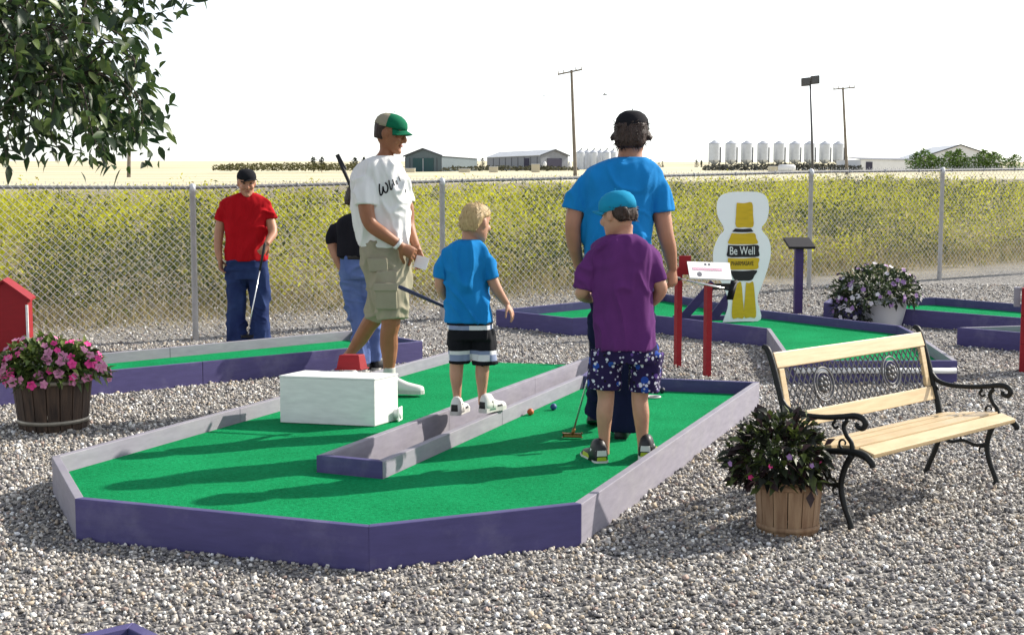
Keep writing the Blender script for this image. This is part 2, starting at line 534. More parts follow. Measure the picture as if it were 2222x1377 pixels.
# --- the big green with the splayed end and the channel down its middle
A_, B_, C_, D_ = topz(112, 990), topz(162, 1080), topz(800, 1142), topz(1262, 1092)
E_, F1_, F2_, H_ = topz(1648, 828), topz(1258, 813), topz(1300, 768), topz(980, 760)
root = empty("putting_green", (C_ + H_) / 2, "large wide green with splayed end, channel down its middle and boys on it", "putting green")
chan_f1, chan_f2 = topz(823, 996), topz(709, 985)     # front end of the channel: right, left
P = [A_, B_, C_, D_, E_, F1_, chan_f1, chan_f2, F2_, H_]
Q = offset_poly(P, 0.038)
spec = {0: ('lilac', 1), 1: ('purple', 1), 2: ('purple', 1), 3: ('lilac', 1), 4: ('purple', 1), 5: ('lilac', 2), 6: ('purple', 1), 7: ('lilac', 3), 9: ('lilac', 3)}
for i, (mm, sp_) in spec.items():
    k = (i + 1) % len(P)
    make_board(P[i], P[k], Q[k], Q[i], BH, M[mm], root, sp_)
T = offset_poly(P, 0.041)
MB().prism([(p.x, p.y) for p in T], 0.01, TZ, 0, 1).build("carpet", [M['turf'], M['turf_edge']], root)
# boards closing the far end of the channel and flooring it
MB().hexa([Vector((F1_.x, F1_.y, -0.02)), F1_.lerp(F2_, 0.5) + Vector((0.03, 0.0, -0.02)), F1_.lerp(F2_, 0.5) + Vector((0.03, 0.03, -0.02)), Vector((F1_.x, F1_.y + 0.03, -0.02))],
          [Vector((F1_.x, F1_.y, 0.16)), F1_.lerp(F2_, 0.5) + Vector((0.03, 0.0, 0.16)), F1_.lerp(F2_, 0.5) + Vector((0.03, 0.03, 0.16)), Vector((F1_.x, F1_.y + 0.03, 0.16))]).build("board", M['purple'], root, bevel=0.003)
MAIN_GREEN = P
GREENS.append([(p.x, p.y) for p in P])
# cup sunk in the far lane
cp = PZ(1417, 861, TZ + 0.004)
cup = MB().lathe(cp, [(0.054, 0.0), (0.054, 0.006), (0.046, 0.006), (0.044, -0.0)], 24).build("cup_rim", M['white_paint'], root, True)

# --- long narrow green in front of the man in the red shirt
LB = [topz(215, 805), topz(917, 740), topz(893, 736), topz(768, 716), topz(215, 769)]
d = (LB[0] - LB[1]).normalized()
LB[0] = LB[0] + d * 1.3; LB[4] = LB[4] + d * 1.3
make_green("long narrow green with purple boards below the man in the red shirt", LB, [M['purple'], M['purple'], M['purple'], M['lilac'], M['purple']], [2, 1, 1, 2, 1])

# --- angular green behind the red sign posts
BG = [topz(1076, 672), topz(1243, 690), topz(1412, 683), topz(1664, 712), topz(1712, 782), topz(2078, 782), topz(1990, 724), topz(1954, 706), topz(1652, 672), topz(1443, 637)]
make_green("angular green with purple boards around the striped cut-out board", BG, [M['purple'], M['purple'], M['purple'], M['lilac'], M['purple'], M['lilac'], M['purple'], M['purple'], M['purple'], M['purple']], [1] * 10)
bgr = bpy.data.objects["putting_green.002"]
fa, fb_ = BG[4].lerp(BG[5], 0.03), BG[4].lerp(BG[5], 0.985)
fo = Vector(((fb_ - fa).y, -(fb_ - fa).x, 0)).normalized()
MB().tube([p_ + fo * 0.024 + Vector((0, 0, 0.105)) for p_ in (fa, fa.lerp(fb_, 0.5), fb_)], 0.023, 14).build("white_rail", M['white_paint'], bgr, True)

# --- two greens at the right
RA = [topz(1787, 656), topz(1978, 671), topz(2222, 690)]
d = (RA[2] - RA[1]).normalized()
RA[2] = RA[2] + d * 1.2
RA += [topz(2212, 661) + d * 1.2, topz(2030, 645), topz(1800, 648)]
make_green("green with dark purple boards behind the white tub of flowers", RA, [M['purple']] * 6, [1, 2, 1, 2, 1, 1])
RB = [topz(2077, 710), topz(2222, 722), topz(2222, 688)]
d = (RB[1] - RB[0]).normalized(); RB[1] = RB[1] + d * 0.8; RB[2] = RB[2] + d * 0.8
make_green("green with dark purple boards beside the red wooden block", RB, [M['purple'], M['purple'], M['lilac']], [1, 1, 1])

# --- corner of another green at the photographer's feet
c0 = topz(290, 1349); c1 = topz(172, 1376); c2 = topz(345, 1376)
d1 = (c1 - c0).normalized(); d2 = (c2 - c0).normalized()
FC = [c0, c0 + d1 * 1.1, c0 + d1 * 1.1 + d2 * 0.9, c0 + d2 * 0.9]
make_green("small purple boarded green set apart in open gravel, away from the people", FC, [M['purple']] * 4, [1] * 4)

# ================================================================== loose gravel stones
def inside(poly, X, Y):
    r = np.zeros(len(X), bool); n = len(poly)
    for i in range(n):
        x0, y0 = poly[i]; x1, y1 = poly[(i + 1) % n]
        c = ((y0 > Y) != (y1 > Y)) & (X < (x1 - x0) * (Y - y0) / ((y1 - y0) if y1 != y0 else 1e-9) + x0)
        r ^= c
    return r

def make_gravel():
    pts = []
    for y0, y1, dens, rs in ((3.7, 5.5, 3300, 1.0), (5.5, 7.5, 2700, 1.1), (7.5, 10.0, 1800, 1.15), (10.0, 12.6, 1050, 1.2), (12.6, 17.5, 520, 1.25)):
        w = 0.42 * y1 + 1.5
        n = int(dens * 2 * w * (y1 - y0))
        X = RNG.uniform(-w, w, n); Y = RNG.uniform(y0, y1, n)
        k = np.abs(X) < 0.42 * Y + 1.5
        X, Y = X[k], Y[k]
        bad = np.zeros(len(X), bool)
        for g in GREENS: bad |= inside(g, X, Y)
        X, Y = X[~bad], Y[~bad]
        pts.append(np.stack([X, Y, np.full(len(X), rs)], 1))
    P_ = np.concatenate(pts); n = len(P_)
    r = RNG.lognormal(math.log(0.0082), 0.32, n).clip(0.0045, 0.019) * P_[:, 2]
    cube = np.array([[-1, -1, -1], [1, -1, -1], [1, 1, -1], [-1, 1, -1], [-1, -1, 1], [1, -1, 1], [1, 1, 1], [-1, 1, 1]], float) * 0.62
    V = cube[None] + RNG.normal(0, 0.16, (n, 8, 3))
    V[:, 4:, :2] *= RNG.uniform(0.55, 0.9, (n, 1, 1))
    V *= np.stack([np.ones(n), RNG.uniform(0.65, 1.0, n), RNG.uniform(0.5, 0.9, n)], 1)[:, None]
    # random turn about z and a tilt
    a = RNG.uniform(0, 2 * np.pi, n); b = RNG.normal(0, 0.45, n)
    cb, sb = np.cos(b), np.sin(b)
    y = V[:, :, 1] * cb[:, None] - V[:, :, 2] * sb[:, None]; z = V[:, :, 1] * sb[:, None] + V[:, :, 2] * cb[:, None]
    V[:, :, 1] = y; V[:, :, 2] = z
    ca, sa = np.cos(a), np.sin(a)
    x = V[:, :, 0] * ca[:, None] - V[:, :, 1] * sa[:, None]; y = V[:, :, 0] * sa[:, None] + V[:, :, 1] * ca[:, None]
    V[:, :, 0] = x; V[:, :, 1] = y
    V *= r[:, None, None]
    V[:, :, 0] += P_[:, 0, None]; V[:, :, 1] += P_[:, 1, None]; V[:, :, 2] += (np.interp(P_[:, 1], _GY, _GZ) + r * 0.42)[:, None] + RNG.uniform(0, 0.004, n)[:, None]
    F = np.array([[3, 2, 1, 0], [4, 5, 6, 7], [0, 1, 5, 4], [1, 2, 6, 5], [2, 3, 7, 6], [3, 0, 4, 7]])
    FF = (F[None] + (np.arange(n) * 8)[:, None, None]).reshape(-1, 4)
    base = np.array([[0.30, 0.285, 0.265], [0.17, 0.165, 0.17], [0.235, 0.22, 0.20], [0.50, 0.485, 0.46], [0.09, 0.088, 0.092], [0.30, 0.255, 0.20], [0.23, 0.18, 0.16], [0.64, 0.63, 0.61]])
    pick = RNG.choice(len(base), n, p=[0.23, 0.22, 0.17, 0.12, 0.11, 0.07, 0.03, 0.05])
    c = np.clip(base[pick] * np.array([1.46, 1.43, 1.39]) * RNG.uniform(0.8, 1.2, (n, 1)), 0, 0.8)
    me = np_mesh("gravel", V.reshape(-1, 3), FF)
    set_col(me, np.repeat(c, 8, 0))
    o = link("gravel", me, M['pebble'])
    tag(o, "loose grey and white gravel stones covering the yard", "gravel", kind="stuff")
make_gravel()

# ================================================================== chain link fence
FA = Vector((-3.18, 12.9, 0)); FB = Vector((5.99, 18.06, 0))
def fpt(t): 
    p = FA.lerp(FB, t); return Vector((p.x, p.y, gz(p.y)))
FH = 1.53
fence = empty("chain_link_fence", fpt(0), "galvanised chain link fence between the gravel yard and the weedy field", "fence")
post_me = MB().lathe((0, 0, 0), [(0.030, -0.15), (0.030, FH - 0.04), (0.035, FH - 0.04), (0.035, FH + 0.005), (0.030, FH + 0.03), (0.008, FH + 0.045)], 16).mesh("post")
post_me.materials.append(M['galv_post'])
post_me.polygons.foreach_set("use_smooth", [True] * len(post_me.polygons))
for t in (-0.5, -0.25, 0.0, 0.263, 0.515, 0.771, 1.0, 1.25, 1.5):
    o = bpy.data.objects.new("post", post_me); COL.objects.link(o); o.parent = fence
    o.location = fpt(t) - fence.location
rail = MB()
ts = np.linspace(-0.5, 1.5, 41)
rail.tube([fpt(t) + Vector((0, 0, FH + 0.0)) for t in ts], 0.017, 8)
rail.build("top_rail", M['galv_rail'], fence, True)
def make_wire():
    L_ = (FB - FA).length
    step = 0.074
    mb = MB()
    h0, h1 = 0.04, FH + 0.035
    ux = (FB - FA).xy.normalized()
    nn = Vector((-ux.y, ux.x, 0))
    s0, s1 = -0.40 * L_, 1.40 * L_
    V = []; F = []
    hw = 0.0021
    for sgn in (1, -1):
        s = s0
        while s < s1:
            a = s; b = s + (h1 - h0) * sgn
            pts = []
            K = 7
            for k in range(K):
                u = a + (b - a) * k / (K - 1); z = h0 + (h1 - h0) * k / (K - 1)
                p = FA + (FB - FA) * (u / L_)
                off = nn * (0.002 * sgn - 0.024)
                pts.append(Vector((p.x + off.x, p.y + off.y, gz(p.y) + z)))
            if s0 - 0.3 < b < s1 + 0.3:
                mb.tube(pts, hw, 6, False)
            s += step
    o = mb.build("wire_mesh", M['galv'], fence, True)
    o["kind"] = "stuff"
    # twisted wire ends standing above the rail
    tw = MB(); s = s0
    while s < s1:
        p = FA + (FB - FA) * (s / L_); b = Vector((p.x, p.y, gz(p.y))) + nn * -0.024
        tw.tube([b + Vector((0, 0, h1 - 0.01)), b + Vector((0, 0, h1 + 0.02))], 0.0028, 4)
        s += step
    o = tw.build("wire_ends", M['galv'], fence); o["kind"] = "stuff"
    # tie wires round the rail
    for t in np.linspace(-0.2, 1.2, 24):
        p = fpt(t) + Vector((0, 0, FH))
        a = ux.to_3d()
        r_ = MB().rings([[p + a * (0.004 * k) + (nn * math.cos(q) + Vector((0, 0, 1)) * math.sin(q)) * 0.026 for q in np.linspace(0, 2 * math.pi, 9)[:-1]] for k in (-1, 1)])
        r_.build("tie_wire", M['galv'], fence)
make_wire()

# ================================================================== weeds beyond the fence
def leaf_cloud(pos, dirs, length, width, droop, cols):
    """many pointed leaves: pos (n,3) base, dirs (n,3) unit, returns V,F,C"""
    n = len(pos)
    up = np.array([0, 0, 1.0])
    side = np.cross(dirs, up); side /= np.linalg.norm(side, axis=1, keepdims=True) + 1e-9
    nrm = np.cross(side, dirs)
    tw = RNG.uniform(-0.9, 0.9, n)[:, None]
    sd = side * np.cos(tw) + nrm * np.sin(tw); nr = -side * np.sin(tw) + nrm * np.cos(tw)
    L_ = length[:, None]; W_ = width[:, None] / 2
    b = pos; mid = pos + dirs * L_ * 0.45
    tip = pos + dirs * L_ - up * (droop[:, None] * L_)
    fold = nr * W_ * 0.35
    l = mid + sd * W_ + fold; r = mid - sd * W_ + fold
    V = np.stack([b, l, tip, r, mid], 1).reshape(-1, 3)
    o = (np.arange(n) * 5)[:, None, None]
    F = (np.array([[0, 4, 1], [1, 4, 2], [0, 3, 4], [3, 2, 4]])[None] + o).reshape(-1, 3)
    return V, F, np.repeat(cols, 5, 0)

def ovate_cloud(pos, dirs, length, width, droop, cols):
    n = len(pos)
    up = np.array([0, 0, 1.0])
    side = np.cross(dirs, up); side /= np.linalg.norm(side, axis=1, keepdims=True) + 1e-9
    nrm = np.cross(side, dirs)
    tw = RNG.uniform(-1.2, 1.2, n)[:, None]
    sd = side * np.cos(tw) + nrm * np.sin(tw); nr = -side * np.sin(tw) + nrm * np.cos(tw)
    L_ = length[:, None]; W_ = width[:, None] / 2
    D_ = np.array([0, 0, -1.0])[None] * (droop[:, None] * L_)
    def at(t, w): return pos + dirs * L_ * t + D_ * t * t + sd * W_ * w + nr * W_ * abs(w) * 0.35
    pts = [at(0, 0), at(0.2, 0.75), at(0.45, 1.0), at(0.72, 0.62), at(1, 0), at(0.72, -0.62), at(0.45, -1.0), at(0.2, -0.75), at(0.33, 0), at(0.68, 0)]
    V = np.stack(pts, 1).reshape(-1, 3)
    o = (np.arange(n) * 10)[:, None, None]
    F = (np.array([[0, 8, 1], [1, 8, 2], [2, 8, 9], [2, 9, 3], [3, 9, 4], [0, 7, 8], [7, 6, 8], [6, 9, 8], [6, 5, 9], [5, 4, 9]])[None] + o).reshape(-1, 3)
    return V, F, np.repeat(cols, 10, 0)

def rand_dirs(n, zlo, zhi):
    a = RNG.uniform(0, 2 * np.pi, n); z = RNG.uniform(zlo, zhi, n); h = np.sqrt(np.clip(1 - z * z, 0, 1))
    return np.stack([h * np.cos(a), h * np.sin(a), z], 1)

def clump(x, y, s, seed):
    return np.array([noise.noise(Vector((x[i] * s, y[i] * s, seed))) for i in range(len(x))])

def make_weeds():
    nn = np.array([-0.4905, 0.8717]); uu = np.array([0.8717, 0.4905]); A = np.array([-3.18, 12.9])
    Vs, Fs, Cs = [], [], []; off = 0
    def push(V, F, C):
        nonlocal off
        Vs.append(V); Fs.append(F + off); Cs.append(C); off += len(V)
    for d0, d1, n, hmin, hmax, lf, ll in ((1.7, 4.0, 2600, 0.30, 0.70, 16, 0.075), (3.6, 8, 3600, 0.45, 0.95, 20, 0.085), (8, 16, 3800, 0.45, 0.9, 20, 0.11), (16, 31, 4200, 0.2, 0.55, 14, 0.16)):
        dd = RNG.uniform(d0, d1, n); wv = 16 + d1 * 1.0
        tt = RNG.uniform(-3 - d1 * 0.55, 13 + d1 * 0.9, n)
        x = A[0] + uu[0] * tt + nn[0] * dd; y = A[1] + uu[1] * tt + nn[1] * dd
        k = (np.abs(x) < 0.43 * y + 1)
        x, y, dd = x[k], y[k], dd[k]; n = len(x)
        c1 = clump(x, y, 0.30, 1.0); c2 = clump(x, y, 0.9, 5.0)
        keep = c2 > -0.2
        x, y, c1, c2, dd = x[keep], y[keep], c1[keep], c2[keep], dd[keep]; n = len(x)
        h = RNG.uniform(hmin, hmax, n) * (1 + 0.8 * c2)
        z = np.interp(y, _GY, _GZ)
        # stalk leaves
        m = n * lf
        idx = np.repeat(np.arange(n), lf)
        t = RNG.uniform(0.12, 1.0, m)
        sp_ = (0.07 + 0.14 * (0.5 + t * 0.6))
        pos = np.stack([x[idx] + RNG.normal(0, 1, m) * sp_ * 0.6, y[idx] + RNG.normal(0, 1, m) * sp_ * 0.6, z[idx] + h[idx] * t], 1)
        dr = rand_dirs(m, 0.15, 1.0)
        L_ = RNG.uniform(0.6, 1.3, m) * ll; W_ = L_ * RNG.uniform(0.24, 0.42, m)
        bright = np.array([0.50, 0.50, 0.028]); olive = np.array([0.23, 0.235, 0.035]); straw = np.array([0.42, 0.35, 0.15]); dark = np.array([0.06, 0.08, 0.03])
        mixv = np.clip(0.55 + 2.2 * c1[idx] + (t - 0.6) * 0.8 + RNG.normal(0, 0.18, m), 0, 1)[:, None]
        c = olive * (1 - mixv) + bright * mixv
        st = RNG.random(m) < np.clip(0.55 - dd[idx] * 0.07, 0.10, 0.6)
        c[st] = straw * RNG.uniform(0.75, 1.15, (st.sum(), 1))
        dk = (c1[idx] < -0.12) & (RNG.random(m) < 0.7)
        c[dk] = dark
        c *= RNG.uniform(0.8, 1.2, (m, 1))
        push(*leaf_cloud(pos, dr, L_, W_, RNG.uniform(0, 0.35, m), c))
    # dry grass blades along the edge of the yard
    n = 9000
    dd = 1.0 + RNG.gamma(2.0, 0.5, n); tt = RNG.uniform(-4, 16, n)
    x = A[0] + uu[0] * tt + nn[0] * dd; y = A[1] + uu[1] * tt + nn[1] * dd
    z = np.interp(y, _GY, _GZ)
    L_ = RNG.uniform(0.12, 0.42, n) * np.clip(dd / 2.2, 0.35, 1.2)
    c = np.array([0.34, 0.285, 0.14]) * RNG.uniform(0.7, 1.2, (n, 1))
    gr_ = RNG.random(n) < 0.25; c[gr_] = np.array([0.15, 0.16, 0.04])
    push(*leaf_cloud(np.stack([x, y, z], 1), rand_dirs(n, 0.75, 1.0), L_, np.full(n, 0.014), RNG.uniform(0, 0.3, n), c))
    me = np_mesh("weeds", np.concatenate(Vs), np.concatenate(Fs))
    set_col(me, np.concatenate(Cs))
    o = link("weeds", me, M['weed'])
    tag(o, "tall yellow green weeds and dry grass growing beyond the fence", "weeds", kind="stuff")
make_weeds()
# ================================================================== far things
M['steel_grey'] = mat("grey_steel_cladding", (0.20, 0.21, 0.24), 0.6, 0.08, 1.2, stretch=(6, 6, 0.3))
M['steel_green'] = mat("grey_green_cladding", (0.10, 0.13, 0.145), 0.6, 0.08, 1.2, stretch=(6, 6, 0.3))
M['roof_pale'] = mat("pale_metal_roof", (0.50, 0.52, 0.55), 0.45, 0.06, 0.6, spec=0.5)
M['dark_door'] = mat("dark_doorway", (0.035, 0.033, 0.06), 0.8)
M['green_door'] = mat("dark_green_door", (0.02, 0.065, 0.07), 0.6)
M['trim_dark'] = mat("dark_trim", (0.06, 0.065, 0.08), 0.7)
M['bin_steel'] = mat("corrugated_bin_steel", (0.50, 0.52, 0.56), 0.4, 0.05, 1.0, metal=0.3, spec=0.5)
M['white_far'] = mat("white_wall", (0.66, 0.66, 0.68), 0.7, 0.05, 0.6)
M['pole_wood'] = mat("weathered_pole", (0.17, 0.145, 0.12), 0.85, 0.2, 3)
M['pole_dark'] = mat("dark_steel_pole", (0.05, 0.05, 0.06), 0.5, 0.1, 3)
M['beige'] = mat("beige_box", (0.50, 0.45, 0.34), 0.8)
M['conifer'] = attr_mat("far_foliage", 0.85, 0.1, 0.1, 0.1, 2)

def frame(px, py, D):              # a spot on the land at distance D seen at column px
    p = PY(px, 425, D)
    return Vector((p.x, D, gz(D)))

def gable_shed(name_label, cat, pxl, pxr, D, eave, apex, depth, turn, wall, roof, doors, extra=None, group=None):
    """gable end towards the yard; width from the two pixel columns"""
    a = PY(pxl, 425, D).x; b = PY(pxr, 425, D).x
    W = b - a; cx = (a + b) / 2
    gzv = gz(D) - 0.3
    # the real base of this shed is where it is seen to stand
    X = Vector((math.cos(turn), math.sin(turn), 0)); Yv = Vector((-math.sin(turn), math.cos(turn), 0)); Z = Vector((0, 0, 1))
    o = Vector((cx, D, gzv))
    root = empty("shed", o, name_label, cat, group)
    def pt(x, y, z): return o + X * x + Yv * y + Z * z
    h = W / 2
    MB().add([pt(-h, 0, 0), pt(h, 0, 0), pt(h, 0, eave), pt(0, 0, apex), pt(-h, 0, eave),
              pt(-h, depth, 0), pt(h, depth, 0), pt(h, depth, eave), pt(0, depth, apex), pt(-h, depth, eave)],
             [(0, 1, 2, 3, 4), (9, 8, 7, 6, 5), (0, 4, 9, 5), (1, 6, 7, 2), (4, 3, 8, 9), (2, 7, 8, 3)]).build("wall", wall, root)
    for sg in (-1, 1):
        ov = 0.35; sl = (apex - eave) / h
        e = pt(sg * (h + ov), -0.3, eave - sl * ov + 0.05); r = pt(0, -0.3, apex + 0.05)
        e2 = pt(sg * (h + ov), depth + 0.3, eave - sl * ov + 0.05); r2 = pt(0, depth + 0.3, apex + 0.05)
        q = [e, r, r2, e2] if sg < 0 else [r, e, e2, r2]
        MB().hexa(q, [p + Z * 0.12 for p in q]).build("roof_slope", roof, root)
        MB().hexa([pt(sg * (h + ov), -0.42, eave - sl * ov - 0.1), pt(0, -0.42, apex - 0.1), pt(0, -0.31, apex - 0.1), pt(sg * (h + ov), -0.31, eave - sl * ov - 0.1)],
                  [pt(sg * (h + ov), -0.42, eave - sl * ov + 0.25), pt(0, -0.42, apex + 0.25), pt(0, -0.31, apex + 0.25), pt(sg * (h + ov), -0.31, eave - sl * ov + 0.25)]).build("fascia", M['trim_dark'], root)
    for (nm, x0, x1, z0, z1, mm) in doors:
        MB().hexa([pt(x0, -0.12, z0), pt(x1, -0.12, z0), pt(x1, 0.05, z0), pt(x0, 0.05, z0)], [pt(x0, -0.12, z1), pt(x1, -0.12, z1), pt(x1, 0.05, z1), pt(x0, 0.05, z1)]).build(nm, mm, root)
    if extra: extra(root, pt, h)
    return root

# green-grey barn with a double door
D = 300.0
def ex1(root, pt, h):
    for k in np.linspace(-h, h, 9):
        MB().box(pt(k * 0.995, -0.05, 1.6), 0.12, 0.12, 3.4).build("batten", M['trim_dark'], root)
    MB().box(pt(0, -0.16, 1.6), 0.12, 0.1, 3.0).build("door_gap", M['white_far'], root)
gable_shed("dark green-grey gable shed with double doors", "shed", 876, 962, D, 3.7, 5.3, 22, -0.35, M['steel_green'], M['roof_pale'],
           [("door", -2.6, -0.1, 0.2, 3.2, M['green_door']), ("door", 0.1, 2.6, 0.2, 3.2, M['green_door'])], ex1)
# long grey barn with a dark doorway
D = 330.0
def ex2(root, pt, h):
    for sg in (-1, 1):
        MB().lathe(pt(sg * (h - 0.35) , -1.2, 0.3), [(0.45, 0), (0.45, 1.6), (0.3, 2.0), (0.05, 2.2)], 10).build("white_tank", M['white_far'], root, True)
    MB().box(pt(-h - 0.06, 6.0, 1.8), 0.1, 2.2, 3.2, X=(math.cos(0.62), math.sin(0.62), 0), Y=(-math.sin(0.62), math.cos(0.62), 0)).build("side_door", M['dark_door'], root)
    for k in np.linspace(1.5, 21, 8):
        MB().box(pt(-h - 0.04, k, 1.9), 0.08, 0.12, 3.6, X=(math.cos(0.62), math.sin(0.62), 0), Y=(-math.sin(0.62), math.cos(0.62), 0)).build("batten", M['trim_dark'], root)
gable_shed("long grey shed with one wide dark doorway", "shed", 1166, 1240, D, 4.0, 5.4, 24, 0.62, M['steel_grey'], M['roof_pale'],
           [("door", -2.3, 2.3, 0.2, 3.3, M['dark_door'])], ex2)
# white low building and pale hall at the right
D = 300.0
def low_building():
    a = frame(1866, 0, D); b = frame(1978, 0, D + 8)
    root = empty("low_building", a, "long white low building with a small dark doorway", "building")
    L_ = (b - a); L_.z = 0; X = L_.normalized(); Yv = Vector((-X.y, X.x, 0)); w = L_.length
    def pt(x, y, z): return a + X * x + Yv * y + Vector((0, 0, z - 0.3))
    MB().hexa([pt(0, 0, 0), pt(w, 0, 0), pt(w, 8, 0), pt(0, 8, 0)], [pt(0, 0, 2.9), pt(w, 0, 2.9), pt(w, 8, 2.9), pt(0, 8, 2.9)]).build("wall", M['white_far'], root)
    MB().hexa([pt(-.3, -.3, 2.9), pt(w + .3, -.3, 2.9), pt(w + .3, 4, 3.4), pt(-.3, 4, 3.4)], [pt(-.3, -.3, 3.05), pt(w + .3, -.3, 3.05), pt(w + .3, 4, 3.55), pt(-.3, 4, 3.55)]).build("roof", M['steel_grey'], root)
    MB().hexa([pt(1.6, -.1, 0), pt(3.6, -.1, 0), pt(3.6, .1, 0), pt(1.6, .1, 0)], [pt(1.6, -.1, 2.4), pt(3.6, -.1, 2.4), pt(3.6, .1, 2.4), pt(1.6, .1, 2.4)]).build("door", M['dark_door'], root)
low_building()
D = 380.0
gable_shed("pale wide hall with shallow roof behind green bushes", "hall", 1990, 2170, D, 3.6, 7.4, 20, 0.08, M['white_far'], M['roof_pale'], [])

# cylinder bins in a close row, and hopper bins on legs
def bin_close(px, D, w_px, top):
    p = frame(px, 0, D); r = w_px / FPX * D / 2
    root = empty("grain_bin", p, "flat-bottomed steel grain bin in the close row beside the long grey shed", "grain bin", "steel bins in the close row")
    prof = []
    H = top
    for k in range(14):
        prof += [(r, -0.3 + H * k / 14), (r * 1.012, -0.3 + H * (k + 0.5) / 14)]
    prof.append((r, H - 0.3))
    MB().lathe(p, prof, 20).build("shell", M['bin_steel'], root, True)
    MB().lathe(p, [(r * 1.05, H - 0.32), (r * 0.25, H + 0.35), (r * 0.22, H + 0.5), (0.05, H + 0.52)], 20).build("roof", M['bin_steel'], root)
    MB().box(p + Vector((r * 0.2, 0, H + 0.65)), r * 0.35, r * 0.3, 0.3).build("lid", M['trim_dark'], root)
for k in range(6):
    bin_close(1259 + k * 14.0, 355 + (k % 2) * 6, 19, 5.0)

def bin_hopper():
    root = empty("hopper_bin", (0, 0, 0))
    r = 2.35; H0, H1 = 2.0, 8.6
    prof = [(0.5, 0.3), (r, H0)]
    for k in range(12):
        prof += [(r * 1.01, H0 + (H1 - H0) * (k + 0.5) / 12), (r, H0 + (H1 - H0) * (k + 1) / 12)]
    MB().lathe((0, 0, 0), prof, 22).build("shell", M['bin_steel'], root, True)
    MB().lathe((0, 0, 0), [(r * 1.05, H1), (r * 0.3, H1 + 1.0), (r * 0.28, H1 + 1.2), (0.03, H1 + 1.25)], 22).build("roof", M['bin_steel'], root)
    for k in range(6):
        a = k * math.pi / 3 + 0.3
        MB().tube([(r * math.cos(a), r * math.sin(a), -1.9), (r * math.cos(a), r * math.sin(a), H0 + 0.2)], 0.11, 6).build("leg", M['trim_dark'], root)
    MB().box((r * 0.94, -r * 0.5, 4.2), 0.35, 0.3, 6.0).build("ladder", M['trim_dark'], root)
    MB().tube([(r * 0.9, 0, H1), (r * 0.7, 0, H1 + 0.9), (0, 0, H1 + 1.7), (-r * 0.6, 0, H1 + 1.2)], 0.09, 6).build("fill_pipe", M['bin_steel'], root)
    return root
def copy_tree(o, parent=None):
    c = o.copy(); COL.objects.link(c); c.parent = parent
    for ch in list(o.children): copy_tree(ch, c)
    return c
hb = bin_hopper()
hl = "steel hopper grain bin on legs in the spaced row behind the floodlight pole"
for k, px in enumerate((1549, 1585, 1619, 1654, 1689, 1723, 1755, 1788, 1817)):
    o = hb if k == 0 else copy_tree(hb)
    o.location = frame(px, 0, 505 + k * 4)
    o.location.z += 0.1
    tag(o, hl, "grain bin", "hopper bins in the spaced row")

# white fuel tank on its side, beige crates and a low dark stack
p = frame(1706, 0, 230); p.z += 0.75
root = empty("fuel_tank", p, "white fuel tank lying on its side below the hopper bins", "tank")
MB().rings([[p + Vector((x, math.cos(q) * r, math.sin(q) * r)) for q in np.linspace(0, 2 * math.pi, 15)[:-1]] for x, r in ((-1.55, 0.1), (-1.45, 0.55), (-1.2, 0.7), (1.2, 0.7), (1.45, 0.55), (1.55, 0.1))]).build("shell", M['white_far'], root, True)
for x in (-0.9, 0.9): MB().box(p + Vector((x, 0, -0.65)), 0.2, 1.0, 0.5).build("saddle", M['trim_dark'], root)
for px, D, w, h, lab in ((1162, 250, 1.6, 1.5, "tall beige crate standing by the long grey shed"), (1071, 250, 1.7, 1.0, "low beige crate at the far end of the long grey shed"), (1676, 235, 1.5, 1.1, "pale box beside the white fuel tank"), (890, 250, 2.0, 0.7, "flat pale box in front of the green-grey shed"), (1008, 250, 2.2, 0.6, "flat pale pallet stack between the two sheds")):
    p = frame(px, 0, D)
    root = empty("crate", p, lab, "crate")
    MB().bevbox(p + Vector((0, 0, h / 2 - 0.05)), w, 1.2, h, b=0.05).build("body", M['beige'], root)
    MB().box(p + Vector((0, 0, h + 0.0)), w + 0.08, 1.28, 0.08).build("lid", M['white_far'], root)

# poles
def utility_pole(px, py_top, D, arm_l, arm_r, tilt_px, label, group=None):
    b = frame(px + tilt_px, 0, D); t = PY(px, py_top, D)
    root = empty("utility_pole", b, label, "utility pole", group)
    n = 8
    MB().tube([(b + Vector((0, 0, -0.5))).lerp(t, k / n) for k in range(n + 1)], [0.19 - 0.07 * k / n for k in range(n + 1)], 8).build("pole", M['pole_wood'], root, True)
    a = PY(arm_l[0], arm_l[1], D - 0.15); c = PY(arm_r[0], arm_r[1], D - 0.15)
    MB().tube([a, c], 0.075, 6).build("crossarm", M['pole_wood'], root)
    for q in (0.03, 0.25, 0.75, 0.97):
        MB().lathe(a.lerp(c, q), [(0.05, 0.05), (0.09, 0.15), (0.07, 0.3), (0.02, 0.36)], 8).build("insulator", M['white_far'], root, True)
utility_pole(1240, 152, 125, (1210, 162), (1263, 151), 9, "tall wooden utility pole standing behind the long grey shed's corner")
utility_pole(1829, 190, 150, (1808, 194), (1855, 190), 9, "thin utility pole standing just past the last hopper bin")
utility_pole(283, 120, 120, (262, 130), (305, 130), -3, "grey utility pole rising into the hanging tree leaves")

